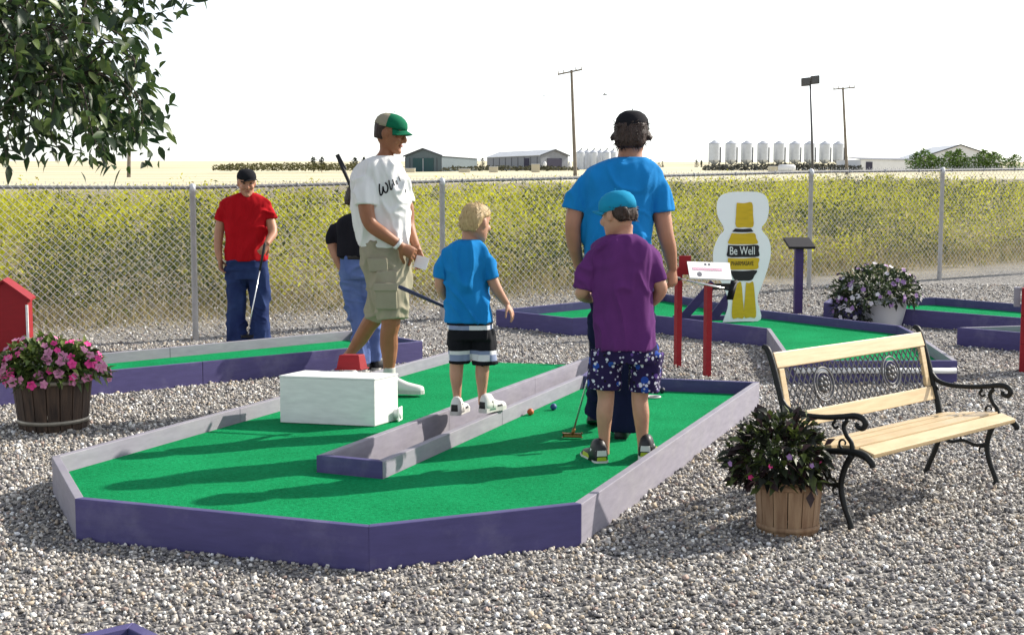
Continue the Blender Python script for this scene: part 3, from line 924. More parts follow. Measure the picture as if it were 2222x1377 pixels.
b = frame(1764, 0, 105); t = PY(1758, 176, 105)
root = empty("floodlight_pole", b, "dark pole with twin floodlights in front of the hopper bins", "light pole")
MB().tube([b + Vector((0, 0, -0.4)), b.lerp(t, 0.5), t], [0.11, 0.09, 0.07], 8).build("pole", M['pole_dark'], root, True)
for sg in (-1, 1):
    c = t + Vector((sg * 0.37, -0.05, 0.0 + sg * 0.08))
    fl = MB().bevbox(c, 0.70, 0.34, 0.68, X=(1, 0, 0.1), Z=(-0.1, -0.3, 1), b=0.06).build("floodlight", M['pole_dark'], root)
    MB().box(c + Vector((0, -0.17, 0.03)), 0.52, 0.05, 0.5, Z=(-0.1, -0.3, 1)).build("lens", M['trim_dark'], fl)
MB().tube([t + Vector((-0.45, 0, -0.12)), t + Vector((0.45, 0, 0.02))], 0.04, 6).build("bracket", M['pole_dark'], root)

# far trees, bushes and the shrubby ditch
def far_plant(px, D, wpx, hpx, label, name="far_tree", shape='bush', col=(0.03, 0.05, 0.022), group=None, n=420, base=None):
    p = frame(px, 0, D); w = wpx / FPX * D; h = hpx / FPX * D
    root = empty(name, p, label, "tree" if 'tree' in name else "bush", group)
    MB().tube([p + Vector((0, 0, -0.3)), p + Vector((0, 0, h * 0.45)), p + Vector((0, 0, h * 0.9))], [0.035 * h, 0.025 * h, 0.006 * h], 6).build("trunk", M['pole_wood'], root)
    t = RNG.uniform(0.03, 1, n)
    if shape == 'cone': r = (1 - t) * 0.5 * w * (0.55 + 0.45 * np.sin(t * 40) ** 2)
    else:
        r = 0.5 * w * np.sqrt(np.clip(1 - (2 * t - 0.9) ** 2, 0.05, 1)) 
    a = RNG.uniform(0, 2 * np.pi, n); q = np.sqrt(RNG.uniform(0.1, 1, n))
    bumps = 1 + 0.35 * np.sin(a * 3 + px) * np.cos(t * 9 + px)
    pos = np.stack([p.x + np.cos(a) * r * q * bumps, p.y + np.sin(a) * r * q * bumps, p.z + t * h], 1)
    L_ = RNG.uniform(0.08, 0.2, n) * h
    c = np.array(col) * RNG.uniform(0.6, 1.5, (n, 1))
    V, F, C = leaf_cloud(pos, rand_dirs(n, -0.3, 0.9), L_, L_ * 0.6, RNG.uniform(0, .3, n), c)
    me = np_mesh("crown", V - np.array(p)[None], F); set_col(me, C)
    link("crown", me, M['conifer'], root)
for px, w, h, lab in ((681, 13, 29, "dark conifer at the left of the pair at the ditch end"), (699, 13, 28, "dark conifer at the right of the pair at the ditch end"), (771, 16, 27, "dark tree just behind the white-shirted man's shoulder"), (790, 12, 28, "narrow dark tree close to the white-shirted man's neck")):
    far_plant(px, 300, w, h, lab, col=(0.022, 0.035, 0.022), n=300)
for px, w, h, shp in ((970, 9, 14, 'bush'), (993, 8, 18, 'cone'), (1006, 7, 20, 'cone'), (1021, 8, 24, 'cone'), (1033, 9, 20, 'bush'), (1047, 9, 22, 'bush'), (1393, 9, 15, 'bush'), (1411, 10, 19, 'cone'), (1429, 9, 12, 'bush'), (1437, 9, 15, 'cone'), (1510, 9, 18, 'bush'), (1521, 6, 17, 'cone')):
    far_plant(px, 420, w, h, "small dark tree in the far belt between the sheds and the bins", shape=shp, group="small trees of the far belt", col=(0.05, 0.06, 0.05), n=160)
for k, px in enumerate((1985, 2003, 2021, 2040, 2058, 2077, 2094, 2112, 2133, 2155, 2180, 2200)):
    far_plant(px, 280, 46 + 8 * math.sin(k * 2.1), 36 + 10 * math.sin(k * 1.7), "leafy green bush in front of the pale wide hall", name="bush", col=(0.13, 0.21, 0.055), group="bushes before the pale hall", n=520)
def belt(x0, x1, D, hpx, col, n, label):
    px = RNG.uniform(x0, x1, n); t = RNG.uniform(0, 1, n)
    ht = hpx / FPX * D * (0.55 + 0.45 * np.sin((px - x0) / (x1 - x0) * math.pi) ** 0.4)
    x = (px - IW / 2) / FPX * D; y = np.full(n, D) + RNG.uniform(-4, 6, n)
    z = np.interp(y, _GY, _GZ) + t * ht
    L_ = RNG.uniform(0.4, 1.0, n)
    c = np.array(col) * RNG.uniform(0.6, 1.4, (n, 1))
    V, F, C = leaf_cloud(np.stack([x, y, z], 1), rand_dirs(n, 0.0, 0.9), L_, L_ * 0.6, RNG.uniform(0, .3, n), c)
    me = np_mesh("scrub", V, F); set_col(me, C)
    o = link("scrub", me, M['conifer']); tag(o, label, "scrub", kind="stuff")
belt(470, 870, 290, 15, (0.13, 0.125, 0.055), 2600, "olive scrub filling the far ditch behind the red-shirted man")
belt(960, 1250, 300, 8, (0.09, 0.09, 0.06), 1300, "low dark scrub at the foot of the far sheds")
belt(1530, 1860, 300, 13, (0.075, 0.078, 0.07), 2600, "low dark scrub and machinery at the foot of the hopper bins")

# two birds in the air
M['bird'] = mat("bird_grey", (0.12, 0.12, 0.13), 0.8)
for px, py, s, lab in ((1312, 206, 0.55, "larger grey bird flying above the capped man in blue"), (1180, 208, 0.28, "tiny bird flying left of the tall utility pole")):
    p = PY(px, py, 90)
    root = empty("bird", p, lab, "bird")
    MB().tube([p + Vector((-0.3 * s, 0, 0)), p + Vector((-0.1 * s, 0, 0.02)), p + Vector((0.2 * s, 0, 0.01)), p + Vector((0.42 * s, 0, -0.02))], [0.02 * s, 0.07 * s, 0.06 * s, 0.015 * s], 8).build("body", M['bird'], root, True)
    for sg in (-1, 1):
        MB().hexa([p + Vector((-0.08 * s, 0, 0.03 * s)), p + Vector((0.1 * s, 0, 0.03 * s)), p + Vector((0.05 * s, sg * 0.5 * s, 0.16 * s)), p + Vector((-0.06 * s, sg * 0.5 * s, 0.16 * s))],
                  [p + Vector((-0.08 * s, 0, 0.05 * s)), p + Vector((0.1 * s, 0, 0.05 * s)), p + Vector((0.05 * s, sg * 0.5 * s, 0.17 * s)), p + Vector((-0.06 * s, sg * 0.5 * s, 0.17 * s))]).build("wing", M['bird'], root)
# ================================================================== things in the yard
M['iron'] = mat("black_cast_iron", (0.008, 0.009, 0.009), 0.5, 0.3, 30, bump=0.2, bscale=90, spec=0.3)
M['slat'] = mat("pale_varnished_pine", (0.50, 0.36, 0.19), 0.45, 0.1, 6, col2=(0.62, 0.47, 0.27), stretch=(1, 1, 14), bump=0.08, bscale=40, spec=0.45)
M['white_iron'] = mat("grey_iron_lattice", (0.10, 0.10, 0.105), 0.5, 0.2, 30, spec=0.4, metal=0.2)
M['oak_dark'] = mat("dark_barrel_oak", (0.025, 0.016, 0.012), 0.75, 0.4, 6, col2=(0.085, 0.052, 0.034), stretch=(6, 6, 0.6), bump=0.3, bscale=30)
M['oak_tan'] = mat("tan_barrel_wood", (0.16, 0.085, 0.045), 0.75, 0.4, 5, col2=(0.33, 0.22, 0.13), stretch=(6, 6, 0.6), bump=0.3, bscale=30)
M['hoop'] = mat("barrel_hoop", (0.30, 0.27, 0.22), 0.5, 0.2, 10, metal=0.5)
M['soil'] = mat("potting_soil", (0.03, 0.022, 0.016), 0.95, 0.4, 30)
M['plastic_white'] = mat("white_plastic", (0.62, 0.63, 0.66), 0.45, 0.04, 4)
M['pink'] = mat("pink_petal", (0.42, 0.10, 0.24), 0.6, 0.2, 30, col2=(0.58, 0.26, 0.38))
M['magenta'] = mat("magenta_petal", (0.62, 0.03, 0.22), 0.6, 0.2, 30)
M['mauve'] = mat("mauve_petal", (0.24, 0.12, 0.30), 0.6, 0.2, 30, col2=(0.34, 0.2, 0.42))
M['palepetal'] = mat("pale_petal", (0.62, 0.58, 0.62), 0.6, 0.1, 30)
M['stem'] = mat("green_stem", (0.06, 0.10, 0.03), 0.7)
M['chrome'] = mat("brushed_shaft_steel", (0.72, 0.72, 0.72), 0.25, 0.05, 20, metal=0.9)
M['rubber'] = mat("black_rubber_grip", (0.012, 0.012, 0.016), 0.6, 0.2, 60)
M['blue_shaft'] = mat("dark_blue_grip", (0.02, 0.028, 0.07), 0.5, 0.2, 40)
M['brass'] = mat("dull_brass", (0.24, 0.13, 0.04), 0.4, 0.2, 20, metal=0.7)
M['orange_ball'] = mat("orange_ball_skin", (0.55, 0.10, 0.02), 0.4, 0.1, 20, bump=0.5, bscale=180)
M['blue_ball'] = mat("blue_ball_skin", (0.02, 0.07, 0.22), 0.4, 0.1, 20, bump=0.5, bscale=180)
M['navy_ball'] = mat("navy_ball_skin", (0.010, 0.014, 0.035), 0.4, 0.1, 20, bump=0.5, bscale=180)
M['white_ball'] = mat("white_ball_skin", (0.75, 0.75, 0.75), 0.4, 0.05, 20, bump=0.5, bscale=180)
M['yellow_paint'] = make_paint("yellow_paint", (0.62, 0.40, 0.012), (0.55, 0.36, 0.02), 0.05)
M['black_paint'] = make_paint("black_paint", (0.016, 0.014, 0.016), (0.03, 0.028, 0.03), 0.05)
M['bright_white'] = mat('bright_white_enamel', (0.87, 0.87, 0.88), 0.4, 0.02, 3)
M['grey_ink'] = mat("grey_ink", (0.10, 0.10, 0.12), 0.7)
M['pink_ink'] = mat("pink_ink", (0.62, 0.36, 0.46), 0.7)
M['white_ink'] = mat("white_ink", (0.78, 0.78, 0.76), 0.6)

# ------------------------------------------------------------------ white obstacle box with a red block on it
fl, fr, br = PZ(608, 917, TZ), PZ(813, 926, TZ), PZ(864, 911, TZ)
bl = fl + (br - fr)
top = 0.287
root = empty("obstacle_box", (fl + br) / 2, "white painted wooden box standing on the large green", "box")
up = Vector((0, 0, 1))
mb = MB(); mb.hexa([p + up * 0.003 for p in (fl, fr, br, bl)], [p + up * (top - 0.012) for p in (fl, fr, br, bl)])
mb.build("body", M['white_paint'], root, bevel=0.004)
c_ = (fl + br) / 2
lid = [c_ + (p - c_) * 1.012 for p in (fl, fr, br, bl)]
MB().hexa([p + up * (top - 0.0115) for p in lid], [p + up * top for p in lid]).build("lid", M['white_paint'], root, bevel=0.003)
q = br.lerp(fr, 0.12)
dirx = (fr - fl).normalized()
MB().tube([q - dirx * 0.01 + up * 0.045, q + dirx * 0.035 + up * 0.045], 0.03, 16).build("pipe_stub", M['white_paint'], root, True)
MB().box(q + dirx * 0.03 + up * 0.045, 0.008, 0.075, 0.085, X=dirx, Y=Vector((-dirx.y, dirx.x, 0))).build("pipe_flange", M['white_paint'], root, bevel=0.003)
BOX_TOP = TZ + top
# red block: tapered sides
b0 = [PZ(729, 803, BOX_TOP), PZ(782, 803.5, BOX_TOP)]
dv = (bl - fl).normalized() * 0.085
b0 = [b0[0], b0[1], b0[1] + dv, b0[0] + dv]
mid = sum(b0, Vector()) / 4
tp = [mid + (p - mid) * 0.80 + up * 0.094 for p in b0]
root = empty("red_block", mid, "small red tapered block on top of the white box", "block")
MB().hexa([p + up * 0.002 for p in b0], tp).build("body", M['red_paint'], root, bevel=0.004)
MB().hexa([mid + (p - mid) * 1.08 + up * 0.0021 for p in b0], [mid + (p - mid) * 1.08 + up * 0.011 for p in b0]).build("base", M['red_paint'], root, bevel=0.002)

# ------------------------------------------------------------------ little red house behind the pink flowers
hb_ = G(12, 772, 0.0); hy = hb_.y
s_ = hy / FPX
root = empty("playhouse", (hb_.x, hy, gz(hy)), "red gable-fronted playhouse obstacle behind the pink flowers", "playhouse")
w2 = 52 * s_; e_ = (772 - 648) * s_; ap = (772 - 610) * s_
def hp(x, y, z): return Vector((hb_.x + x - y * 0.25, hy + y, gz(hy) + z))
dep = 0.35
MB().add([hp(-w2, 0, -0.05), hp(w2, 0, -0.05), hp(w2, 0, e_), hp(0, 0, ap), hp(-w2, 0, e_), hp(-w2, dep, -0.05), hp(w2, dep, -0.05), hp(w2, dep, e_), hp(0, dep, ap), hp(-w2, dep, e_)],
         [(0, 1, 2, 3, 4), (9, 8, 7, 6, 5), (0, 4, 9, 5), (1, 6, 7, 2), (4, 3, 8, 9), (2, 7, 8, 3), (0, 5, 6, 1)]).build("wall", M['red_paint'], root)
for sg in (-1, 1):
    sl = (ap - e_) / w2; ov = 0.03
    a, b, c, d = hp(sg * (w2 + ov), -0.03, e_ - sl * ov), hp(0, -0.03, ap), hp(0, dep + 0.03, ap), hp(sg * (w2 + ov), dep + 0.03, e_ - sl * ov)
    q = [a, b, c, d] if sg < 0 else [b, a, d, c]
    MB().hexa([p + up * 0.004 for p in q], [p + up * 0.022 for p in q]).build("roof_slope", M['red_paint'], root)
MB().box(hp(w2 - 0.006, -0.008, e_ / 2 - 0.02), 0.02, 0.012, e_ - 0.06).build("corner_trim", M['white_paint'], root)

# ------------------------------------------------------------------ lettering helper: flat letters as thin raised shapes
def text_mesh(txt, size, name):
    cu = bpy.data.curves.new(name, 'FONT'); cu.body = txt; cu.size = size; cu.align_x = 'CENTER'; cu.align_y = 'CENTER'; cu.extrude = 0.0012; cu.resolution_u = 3
    ob = bpy.data.objects.new(name, cu); COL.objects.link(ob)
    dg = bpy.context.evaluated_depsgraph_get(); dg.update()
    me = bpy.data.meshes.new_from_object(ob.evaluated_get(dg))
    bpy.data.objects.remove(ob); bpy.data.curves.remove(cu)
    return me
def put_text(txt, size, name, o, X, Yv, mm, parent, sx=1.0):
    me = text_mesh(txt, size, name)
    X = Vector(X).normalized(); Yv = Vector(Yv).normalized(); Z = X.cross(Yv)
    b = wpos(parent)
    for v in me.vertices:
        v.co = Vector(o) + X * v.co.x * sx + Yv * v.co.y + Z * v.co.z - b
    me.materials.clear()
    return link(name, me, mm, parent)

# ------------------------------------------------------------------ striped cut-out board on the angular green
bb = G(1610, 698, TZ + 0.003)
BY = bb.y; bs_ = BY / FPX
def bp(px, py, d=0.0):             # board plane, leaning back a little
    p = PY(px, py, BY); h = p.z - bb.z
    return Vector((p.x, BY + 0.06 * h + (p.x - bb.x) * 0.12 + d, p.z))
root = empty("cutout_board", bb, "white cut-out board with yellow and black bands on the angular green", "sign board")
outl = [(1568, 698), (1580, 660), (1571, 622), (1552, 590), (1548, 548), (1560, 515), (1573, 498), (1560, 472), (1557, 445), (1566, 425), (1590, 417), (1618, 416), (1650, 417), (1667, 427), (1673, 450), (1668, 478), (1656, 497), (1672, 520), (1676, 550), (1668, 585), (1655, 620), (1645, 650), (1652, 693), (1610, 697)]
sm = [(p[0], p[1]) for p in catmull(outl + [outl[0]], 4)][:-1]
tri = tessellate_polygon([[Vector((x, -y, 0)) for x, y in sm]])
n = len(sm)
V = [bp(x, y) for x, y in sm] + [bp(x, y, 0.018) for x, y in sm]
F = []
for a, b, c in tri:
    A, B, C = V[a], V[b], V[c]
    if (B - A).cross(C - A).y > 0: b, c = c, b
    F.append((a, b, c)); F.append((a + n, c + n, b + n))
F += [(i, i + n, (i + 1) % n + n, (i + 1) % n) for i in range(n)]
MB().add(V, F).build("panel", M['bright_white'], root)
def patch(name, pts, mm, d, par):
    sm = [(p[0], p[1]) for p in catmull(pts + [pts[0]], 3)][:-1]
    tri = tessellate_polygon([[Vector((x, -y, 0)) for x, y in sm]]); n = len(sm)
    V = [bp(x, y, d) for x, y in sm] + [bp(x, y, d + 0.003) for x, y in sm]; F = []
    for a, b, c in tri:
        A, B, C = V[a], V[b], V[c]
        if (B - A).cross(C - A).y > 0: b, c = c, b
        F.append((a, b, c))
    F += [(i, i + n, (i + 1) % n + n, (i + 1) % n) for i in range(n)]
    return MB().add(V, F).build(name, mm, par)
def band(y0, y1, hw0, hw1, mm, cx=1614):
    m_ = (hw0 + hw1) / 2 + 1
    return patch("painted_band", [(cx - hw0, y0), (cx, y0 + 1), (cx + hw0, y0), (cx + m_, (y0 + y1) / 2), (cx + hw1, y1), (cx, y1 + 1), (cx - hw1, y1), (cx - m_, (y0 + y1) / 2)], mm, -0.0065, root)
band(440, 492, 17, 19, M['yellow_paint'], 1618)
band(496, 503, 17, 22, M['black_paint'])
band(506, 529, 25, 32, M['yellow_paint'])
bk = band(532, 557, 33, 34, M['black_paint'])
yl = band(560, 584, 34, 31, M['yellow_paint'])
band(587, 608, 30, 18, M['black_paint'])
band(613, 688, 8, 13, M['yellow_paint'], 1601)
band(613, 687, 8, 13, M['yellow_paint'], 1628)
X_ = (bp(1640, 545) - bp(1590, 545)); Y_ = bp(1614, 530) - bp(1614, 560)
put_text("Be Well", 22 * bs_ * 1.15, "lettering", bp(1612, 545, -0.0085), X_, Y_, M['white_ink'], bk, 0.70)
put_text("PHARMASAVE", 13 * bs_ * 1.05, "lettering", bp(1612, 572, -0.0085), X_, Y_, M['black_paint'], yl, 0.60)
# two props behind it
for x0, y0, x1, y1 in ((1482, 690, 1535, 622), (1545, 688, 1578, 640)):
    a = G(x0, y0, TZ + 0.02); b = bp(x1 + 15, y1 - 8, 0.05)
    a = Vector((a.x, BY + 0.15, gz(BY) + TZ + 0.03))
    t_ = (b - a).normalized(); sd = t_.cross(Vector((0, 1, 0))).normalized()
    MB().box((a + b) / 2, (b - a).length, 0.04, 0.09, X=t_, Y=(0, 1, 0), Z=sd).build("prop", M['dark_purple'], root, bevel=0.004)
MB().box(Vector((bb.x - 0.28, BY + 0.17, gz(BY) + TZ + 0.03)), 0.85, 0.09, 0.05).build("foot", M['dark_purple'], root, bevel=0.004)

# ------------------------------------------------------------------ hole sign on two red posts
g1, g2 = G(1470, 796), G(1534, 816)
root = empty("hole_sign", (g1 + g2) / 2, "white hole sign on two red wooden posts", "sign")
s1, s2 = g1.y / FPX, g2.y / FPX
h1, h2 = (796 - 578) * s1, (816 - 612) * s2
d12 = (g2 - g1); d12.z = 0; d12.normalize(); n12 = Vector((-d12.y, d12.x, 0))
for g_, h_ in ((g1, h1), (g2, h2)):
    MB().bevbox(g_ + up * (h_ / 2 - 0.04), 0.066, 0.045, h_ + 0.08, X=d12, Y=n12, b=0.003).build("post", M['red_paint'], root)
MB().bevbox(g1 + up * (h1 + 0.02) + Vector((0.05, -0.02, 0)), 0.10, 0.03, 0.16, b=0.003).build("backing", M['red_paint'], root)
A0 = PY(1491, 567, g1.y - 0.12); A1 = PY(1583, 570, g1.y - 0.12); A2 = PY(1588, 606, g2.y - 0.09); A3 = PY(1497, 602, g2.y - 0.05)
nn_ = (A1 - A0).cross(A3 - A0).normalized()
if nn_.z < 0: nn_ = -nn_
brd = MB().hexa([A3 - nn_ * 0.012, A2 - nn_ * 0.012, A1 - nn_ * 0.012, A0 - nn_ * 0.012], [A3, A2, A1, A0]).build("panel", M['white_paint'], root)
def sp(u, v, d=0.002): return A0.lerp(A1, u).lerp(A3.lerp(A2, u), v) + nn_ * d
def smark(u0, u1, v0, v1, mm):
    a, b, c, d = sp(u0, v1, 0.001), sp(u1, v1, 0.001), sp(u1, v0, 0.001), sp(u0, v0, 0.001)
    MB().hexa([a, b, c, d], [p + nn_ * 0.002 for p in (a, b, c, d)]).build("print_mark", mm, brd)
u = 0.10
k = 0
while u < 0.80:
    w_ = 0.028 + 0.014 * ((k * 7) % 3)
    smark(u, u + w_, 0.38, 0.54, M['pink_ink']); u += w_ + 0.014; k += 1
for u in (0.40, 0.49): smark(u, u + 0.045, 0.10, 0.22, M['grey_ink'])
MB().rings([[sp(0.25 + 0.055 * math.cos(q), 0.78 + 0.14 * math.sin(q), dd_) for q in np.linspace(0, 2 * math.pi, 13)[:-1]] for dd_ in (0.001, 0.003)]).build("print_mark", M['grey_ink'], brd)
MB().box(g2 + up * (h2 - 0.03) + Vector((0.08, 0.03, 0)), 0.2, 0.03, 0.05).build("crossbar", M['black_paint'], root)

# ------------------------------------------------------------------ purple lectern-like score stand
g = G(1731, 680)
s_ = g.y / FPX
root = empty("score_stand", g, "purple post with a slanted dark top board beside the angular green", "stand")
MB().bevbox(g + up * ((680 - 528) * s_ / 2 - 0.04), 0.09, 0.09, (680 - 528) * s_ + 0.08, b=0.004).build("post", M['dark_purple'], root)
MB().bevbox(g + up * ((680 - 527) * s_), 58 * s_, 0.26, 0.03, X=(1, 0.1, 0), Y=(-0.08, 0.92, 0.38), Z=(0, -0.38, 0.92), b=0.004).build("top_board", M['black_paint'], root)

# ------------------------------------------------------------------ red block at the right edge
g = G(2228, 806)
s_ = g.y / FPX
root = empty("red_wall_block", g, "tall dark red wooden block beside the right-hand green", "block")
hh = (806 - 622) * s_
X_ = Vector((0.94, -0.34, 0)); Y_ = Vector((0.34, 0.94, 0))
for k in range(3):
    MB().bevbox(g + X_ * 0.09 + up * (hh * (k + 0.5) / 3), 0.30, 0.12, hh / 3 - 0.003, X=X_, Y=Y_, b=0.004).build("plank", M['red_paint'], root)
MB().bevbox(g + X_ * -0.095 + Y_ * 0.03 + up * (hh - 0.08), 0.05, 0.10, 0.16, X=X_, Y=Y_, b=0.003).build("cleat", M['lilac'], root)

# ------------------------------------------------------------------ golf balls
def golf_ball(px, py, zlev, mm, label):
    r = 0.0213
    p = PZ(px, py, zlev + r)
    o = MB().ball(p, r, 20, 14).build("golf_ball", mm, None, True, origin=p - Vector((0, 0, r)))
    tag(o, label, "golf ball")
golf_ball(1151, 893, TZ, M['orange_ball'], "orange golf ball on the large green")
golf_ball(1201, 882, TZ, M['blue_ball'], "blue golf ball on the large green near the orange one")
golf_ball(513, 750, TZ, M['white_ball'], "white golf ball on the long narrow green")
golf_ball(1437, 846, TZ, M['navy_ball'], "dark navy golf ball near the white cup rim")

# ------------------------------------------------------------------ garden bench with iron ends
F1p = PZ(1845, 1150, 0); F2p = PZ(2160, 1050, 0)
BL = (F2p - F1p).length
BU = (F2p - F1p).normalized(); BV = Vector((-BU.y, BU.x, 0))
def bn(u, v, w): return F1p + BU * u + BV * v + Vector((0, 0, w))
bench = empty("bench", bn(BL / 2, 0.2, 0), "garden bench with pale wooden slats and black scrolled iron ends", "bench")
def curve(pts, u, rad, sub=6, squash=0.75):
    c = catmull([(p[0], p[1], p[2] if len(p) > 2 else 1.0) for p in pts], sub)
    return [bn(u, p[0], p[1]) for p in c], [rad * max(p[2], 0.2) for p in c]
def spiral(cx, cw, r0, r1, a0, a1, n=12):
    return [(cx + (r0 + (r1 - r0) * k / n) * math.cos(a0 + (a1 - a0) * k / n), cw + (r0 + (r1 - r0) * k / n) * math.sin(a0 + (a1 - a0) * k / n), 1 - 0.4 * k / n) for k in range(n + 1)]
PI = math.pi
for u in (0.0, BL):
    def part(name, paths):
        mb = MB()
        for pts, rad, sub in paths:
            c, r = curve(pts, u, rad, sub)
            mb.tube(c, r, 10, squash=1.0, up=BU)
        return mb.build(name, M['iron'], bench, True)
    part("leg", [([(-0.005, -0.015, 1.3), (0.0, 0.03, 1.0), (0.035, 0.11), (0.052, 0.19), (0.035, 0.27), (0.0, 0.335, 1.1)], 0.0135, 6), (spiral(0.075, 0.16, 0.028, 0.01, PI, -PI * 0.7), 0.006, 1)])
    part("leg", [([(0.385, -0.015, 1.3), (0.375, 0.03, 1.0), (0.335, 0.13), (0.31, 0.22), (0.318, 0.31, 1.1)], 0.0135, 6)])
    part("back_post", [([(0.315, 0.27, 1.2), (0.325, 0.36, 1.1), (0.355, 0.47), (0.395, 0.60), (0.432, 0.71), (0.455, 0.755), (0.478, 0.765, 0.8)], 0.0145, 6)])
    part("seat_rail", [([(0.33, 0.31, 1.1), (0.24, 0.312), (0.12, 0.333), (0.0, 0.345, 1.1), (-0.06, 0.338, 1.2), (-0.095, 0.315, 1.1), (-0.10, 0.292, 0.8)], 0.0145, 6)])
    part("armrest", [([(0.375, 0.535, 1.0), (0.335, 0.495), (0.27, 0.478, 0.95), (0.15, 0.48), (0.05, 0.495, 1.1), (-0.01, 0.505, 1.2), (-0.05, 0.497, 1.2), (-0.062, 0.475, 1.1), (-0.047, 0.455, 1.0), (-0.022, 0.462, 0.9), (-0.022, 0.478, 0.7)], 0.012, 6),
                     ([(0.085, 0.475, 0.8), (0.10, 0.455, 0.8), (0.085, 0.44, 0.7), (0.07, 0.452, 0.6)], 0.009, 5)])
    part("arm_support", [([(0.025, 0.485, 0.9), (0.045, 0.455), (0.03, 0.415), (0.005, 0.385), (0.0, 0.345, 1.1)], 0.0105, 6), (spiral(0.045, 0.378, 0.026, 0.008, -PI * 0.5, PI * 1.2), 0.006, 1)])
    part("lower_brace", [([(0.05, 0.20), (0.11, 0.185), (0.18, 0.20), (0.25, 0.185), (0.315, 0.21)], 0.009, 5), (spiral(0.18, 0.225, 0.024, 0.008, -PI * 0.5, PI * 1.1), 0.006, 1)])
    part("bracket_scroll", [(spiral(0.36, 0.445, 0.03, 0.008, PI, -PI * 0.6), 0.007, 1)])
def slat_between(v0, w0, v1, w1, th, u0=0.012, u1=None, name="seat_slat"):
    u1 = BL - 0.012 if u1 is None else u1
    a = Vector((v1 - v0, w1 - w0)); a.normalize(); nrm = Vector((-a.y, a.x))
    c = bn((u0 + u1) / 2, (v0 + v1) / 2, (w0 + w1) / 2)
    wid = math.hypot(v1 - v0, w1 - w0)
    Yd = BV * a.x + Vector((0, 0, a.y)); Zd = BV * nrm.x + Vector((0, 0, nrm.y))
    MB().bevbox(c, u1 - u0, wid, th, X=BU, Y=Yd, Z=Zd, b=0.005).build(name, M['slat'], bench)
# seat slats from the front backwards
slat_between(-0.098, 0.338, -0.022, 0.359, 0.022)
slat_between(-0.006, 0.362, 0.085, 0.353, 0.022)
slat_between(0.112, 0.349, 0.180, 0.341, 0.022)
slat_between(0.222, 0.334, 0.285, 0.325, 0.022)
# back rails and uprights
slat_between(0.345, 0.395, 0.366, 0.462, 0.022, name="back_rail")
slat_between(0.414, 0.668, 0.440, 0.738, 0.022, name="back_rail")
for u0 in (0.022, BL - 0.062):
    slat_between(0.367, 0.465, 0.413, 0.665, 0.020, u0, u0 + 0.04, name="back_upright")
# cast lattice with two medallions
def lat(u, s, d=0.0): return bn(u, 0.369 + 0.043 * s - d, 0.466 + 0.198 * s)
ua, ub = 0.066, BL - 0.066
mb = MB()
n_ = 27; cell = (ub - ua) / n_; slope = cell * 2.6
cen = [(ua + (ub - ua) * 0.25, 0.5), (ua + (ub - ua) * 0.75, 0.5)]
Hl = 0.2027
for sg in (1, -1):
    for k in range(-6, n_ + 7):
        x0 = ua + k * cell; pts = []
        for j in range(25):
            s = j / 24; u = x0 + sg * s * cell * 3.4
            ok = ua <= u <= ub and all(math.hypot(u - c[0], (s - c[1]) * Hl) > 0.078 for c in cen)
            if ok: pts.append(lat(u, s, 0.002 * sg))
            else:
                if len(pts) > 1: mb.tube(pts, 0.0032, 5)
                pts = []
        if len(pts) > 1: mb.tube(pts, 0.0036, 5)
o = mb.build("lattice", M['white_iron'], bench); o["kind"] = "stuff"
for c in cen:
    m = MB()
    for r_, t_ in ((0.080, 0.0055), (0.058, 0.004)):
        m.rings([[lat(c[0] + (r_ + t_ * math.cos(q)) * math.cos(a), c[1] + (r_ + t_ * math.cos(q)) * math.sin(a) / Hl, t_ * math.sin(q)) for q in np.linspace(0, 2 * PI, 7)[:-1]] for a in np.linspace(0, 2 * PI, 29)[:-1]], closed=True)
    for k in range(8):
        a = k * PI / 4
        m.ball(lat(c[0] + 0.03 * math.cos(a), c[1] + 0.03 * math.sin(a) / Hl), 0.014, 8, 6)
    m.ball(lat(*c), 0.018, 10, 6)
    m.build("medallion", M['white_iron'], bench, True)

# ------------------------------------------------------------------ planters
def petal_flower(r, name, mm):
    mb = MB(); n = 5
    vs = [(0, 0, -0.25 * r)]; fs = []
    m_ = n * 4
    for j in range(m_):
        a = 2 * PI * j / m_
        q = r * (0.86 + 0.14 * math.cos(a * n))
        vs.append((q * 0.5 * math.cos(a), q * 0.5 * math.sin(a), 0.05 * r)); vs.append((q * math.cos(a), q * math.sin(a), 0.12 * r * math.cos(a * n + 1)))
    for j in range(m_):
        k = (j + 1) % m_
        fs.append((0, 1 + 2 * j, 1 + 2 * k)); fs.append((1 + 2 * j, 2 + 2 * j, 2 + 2 * k, 1 + 2 * k))
    mb.add(vs, fs)
    me = mb.mesh(name); me.materials.append(mm)
    me.polygons.foreach_set("use_smooth", [True] * len(me.polygons))
    return me
def flower_at(me, p, d, s, parent, name="flower"):
    o = bpy.data.objects.new(name, me); COL.objects.link(o); o.parent = parent
    o.location = Vector(p) - wpos(parent)
    o.rotation_mode = 'QUATERNION'; o.rotation_quaternion = Vector(d).to_track_quat('Z', 'Y') @ __import__('mathutils').Quaternion((0, 0, 1), random.uniform(0, 6))
    o.scale = (s, s, s)
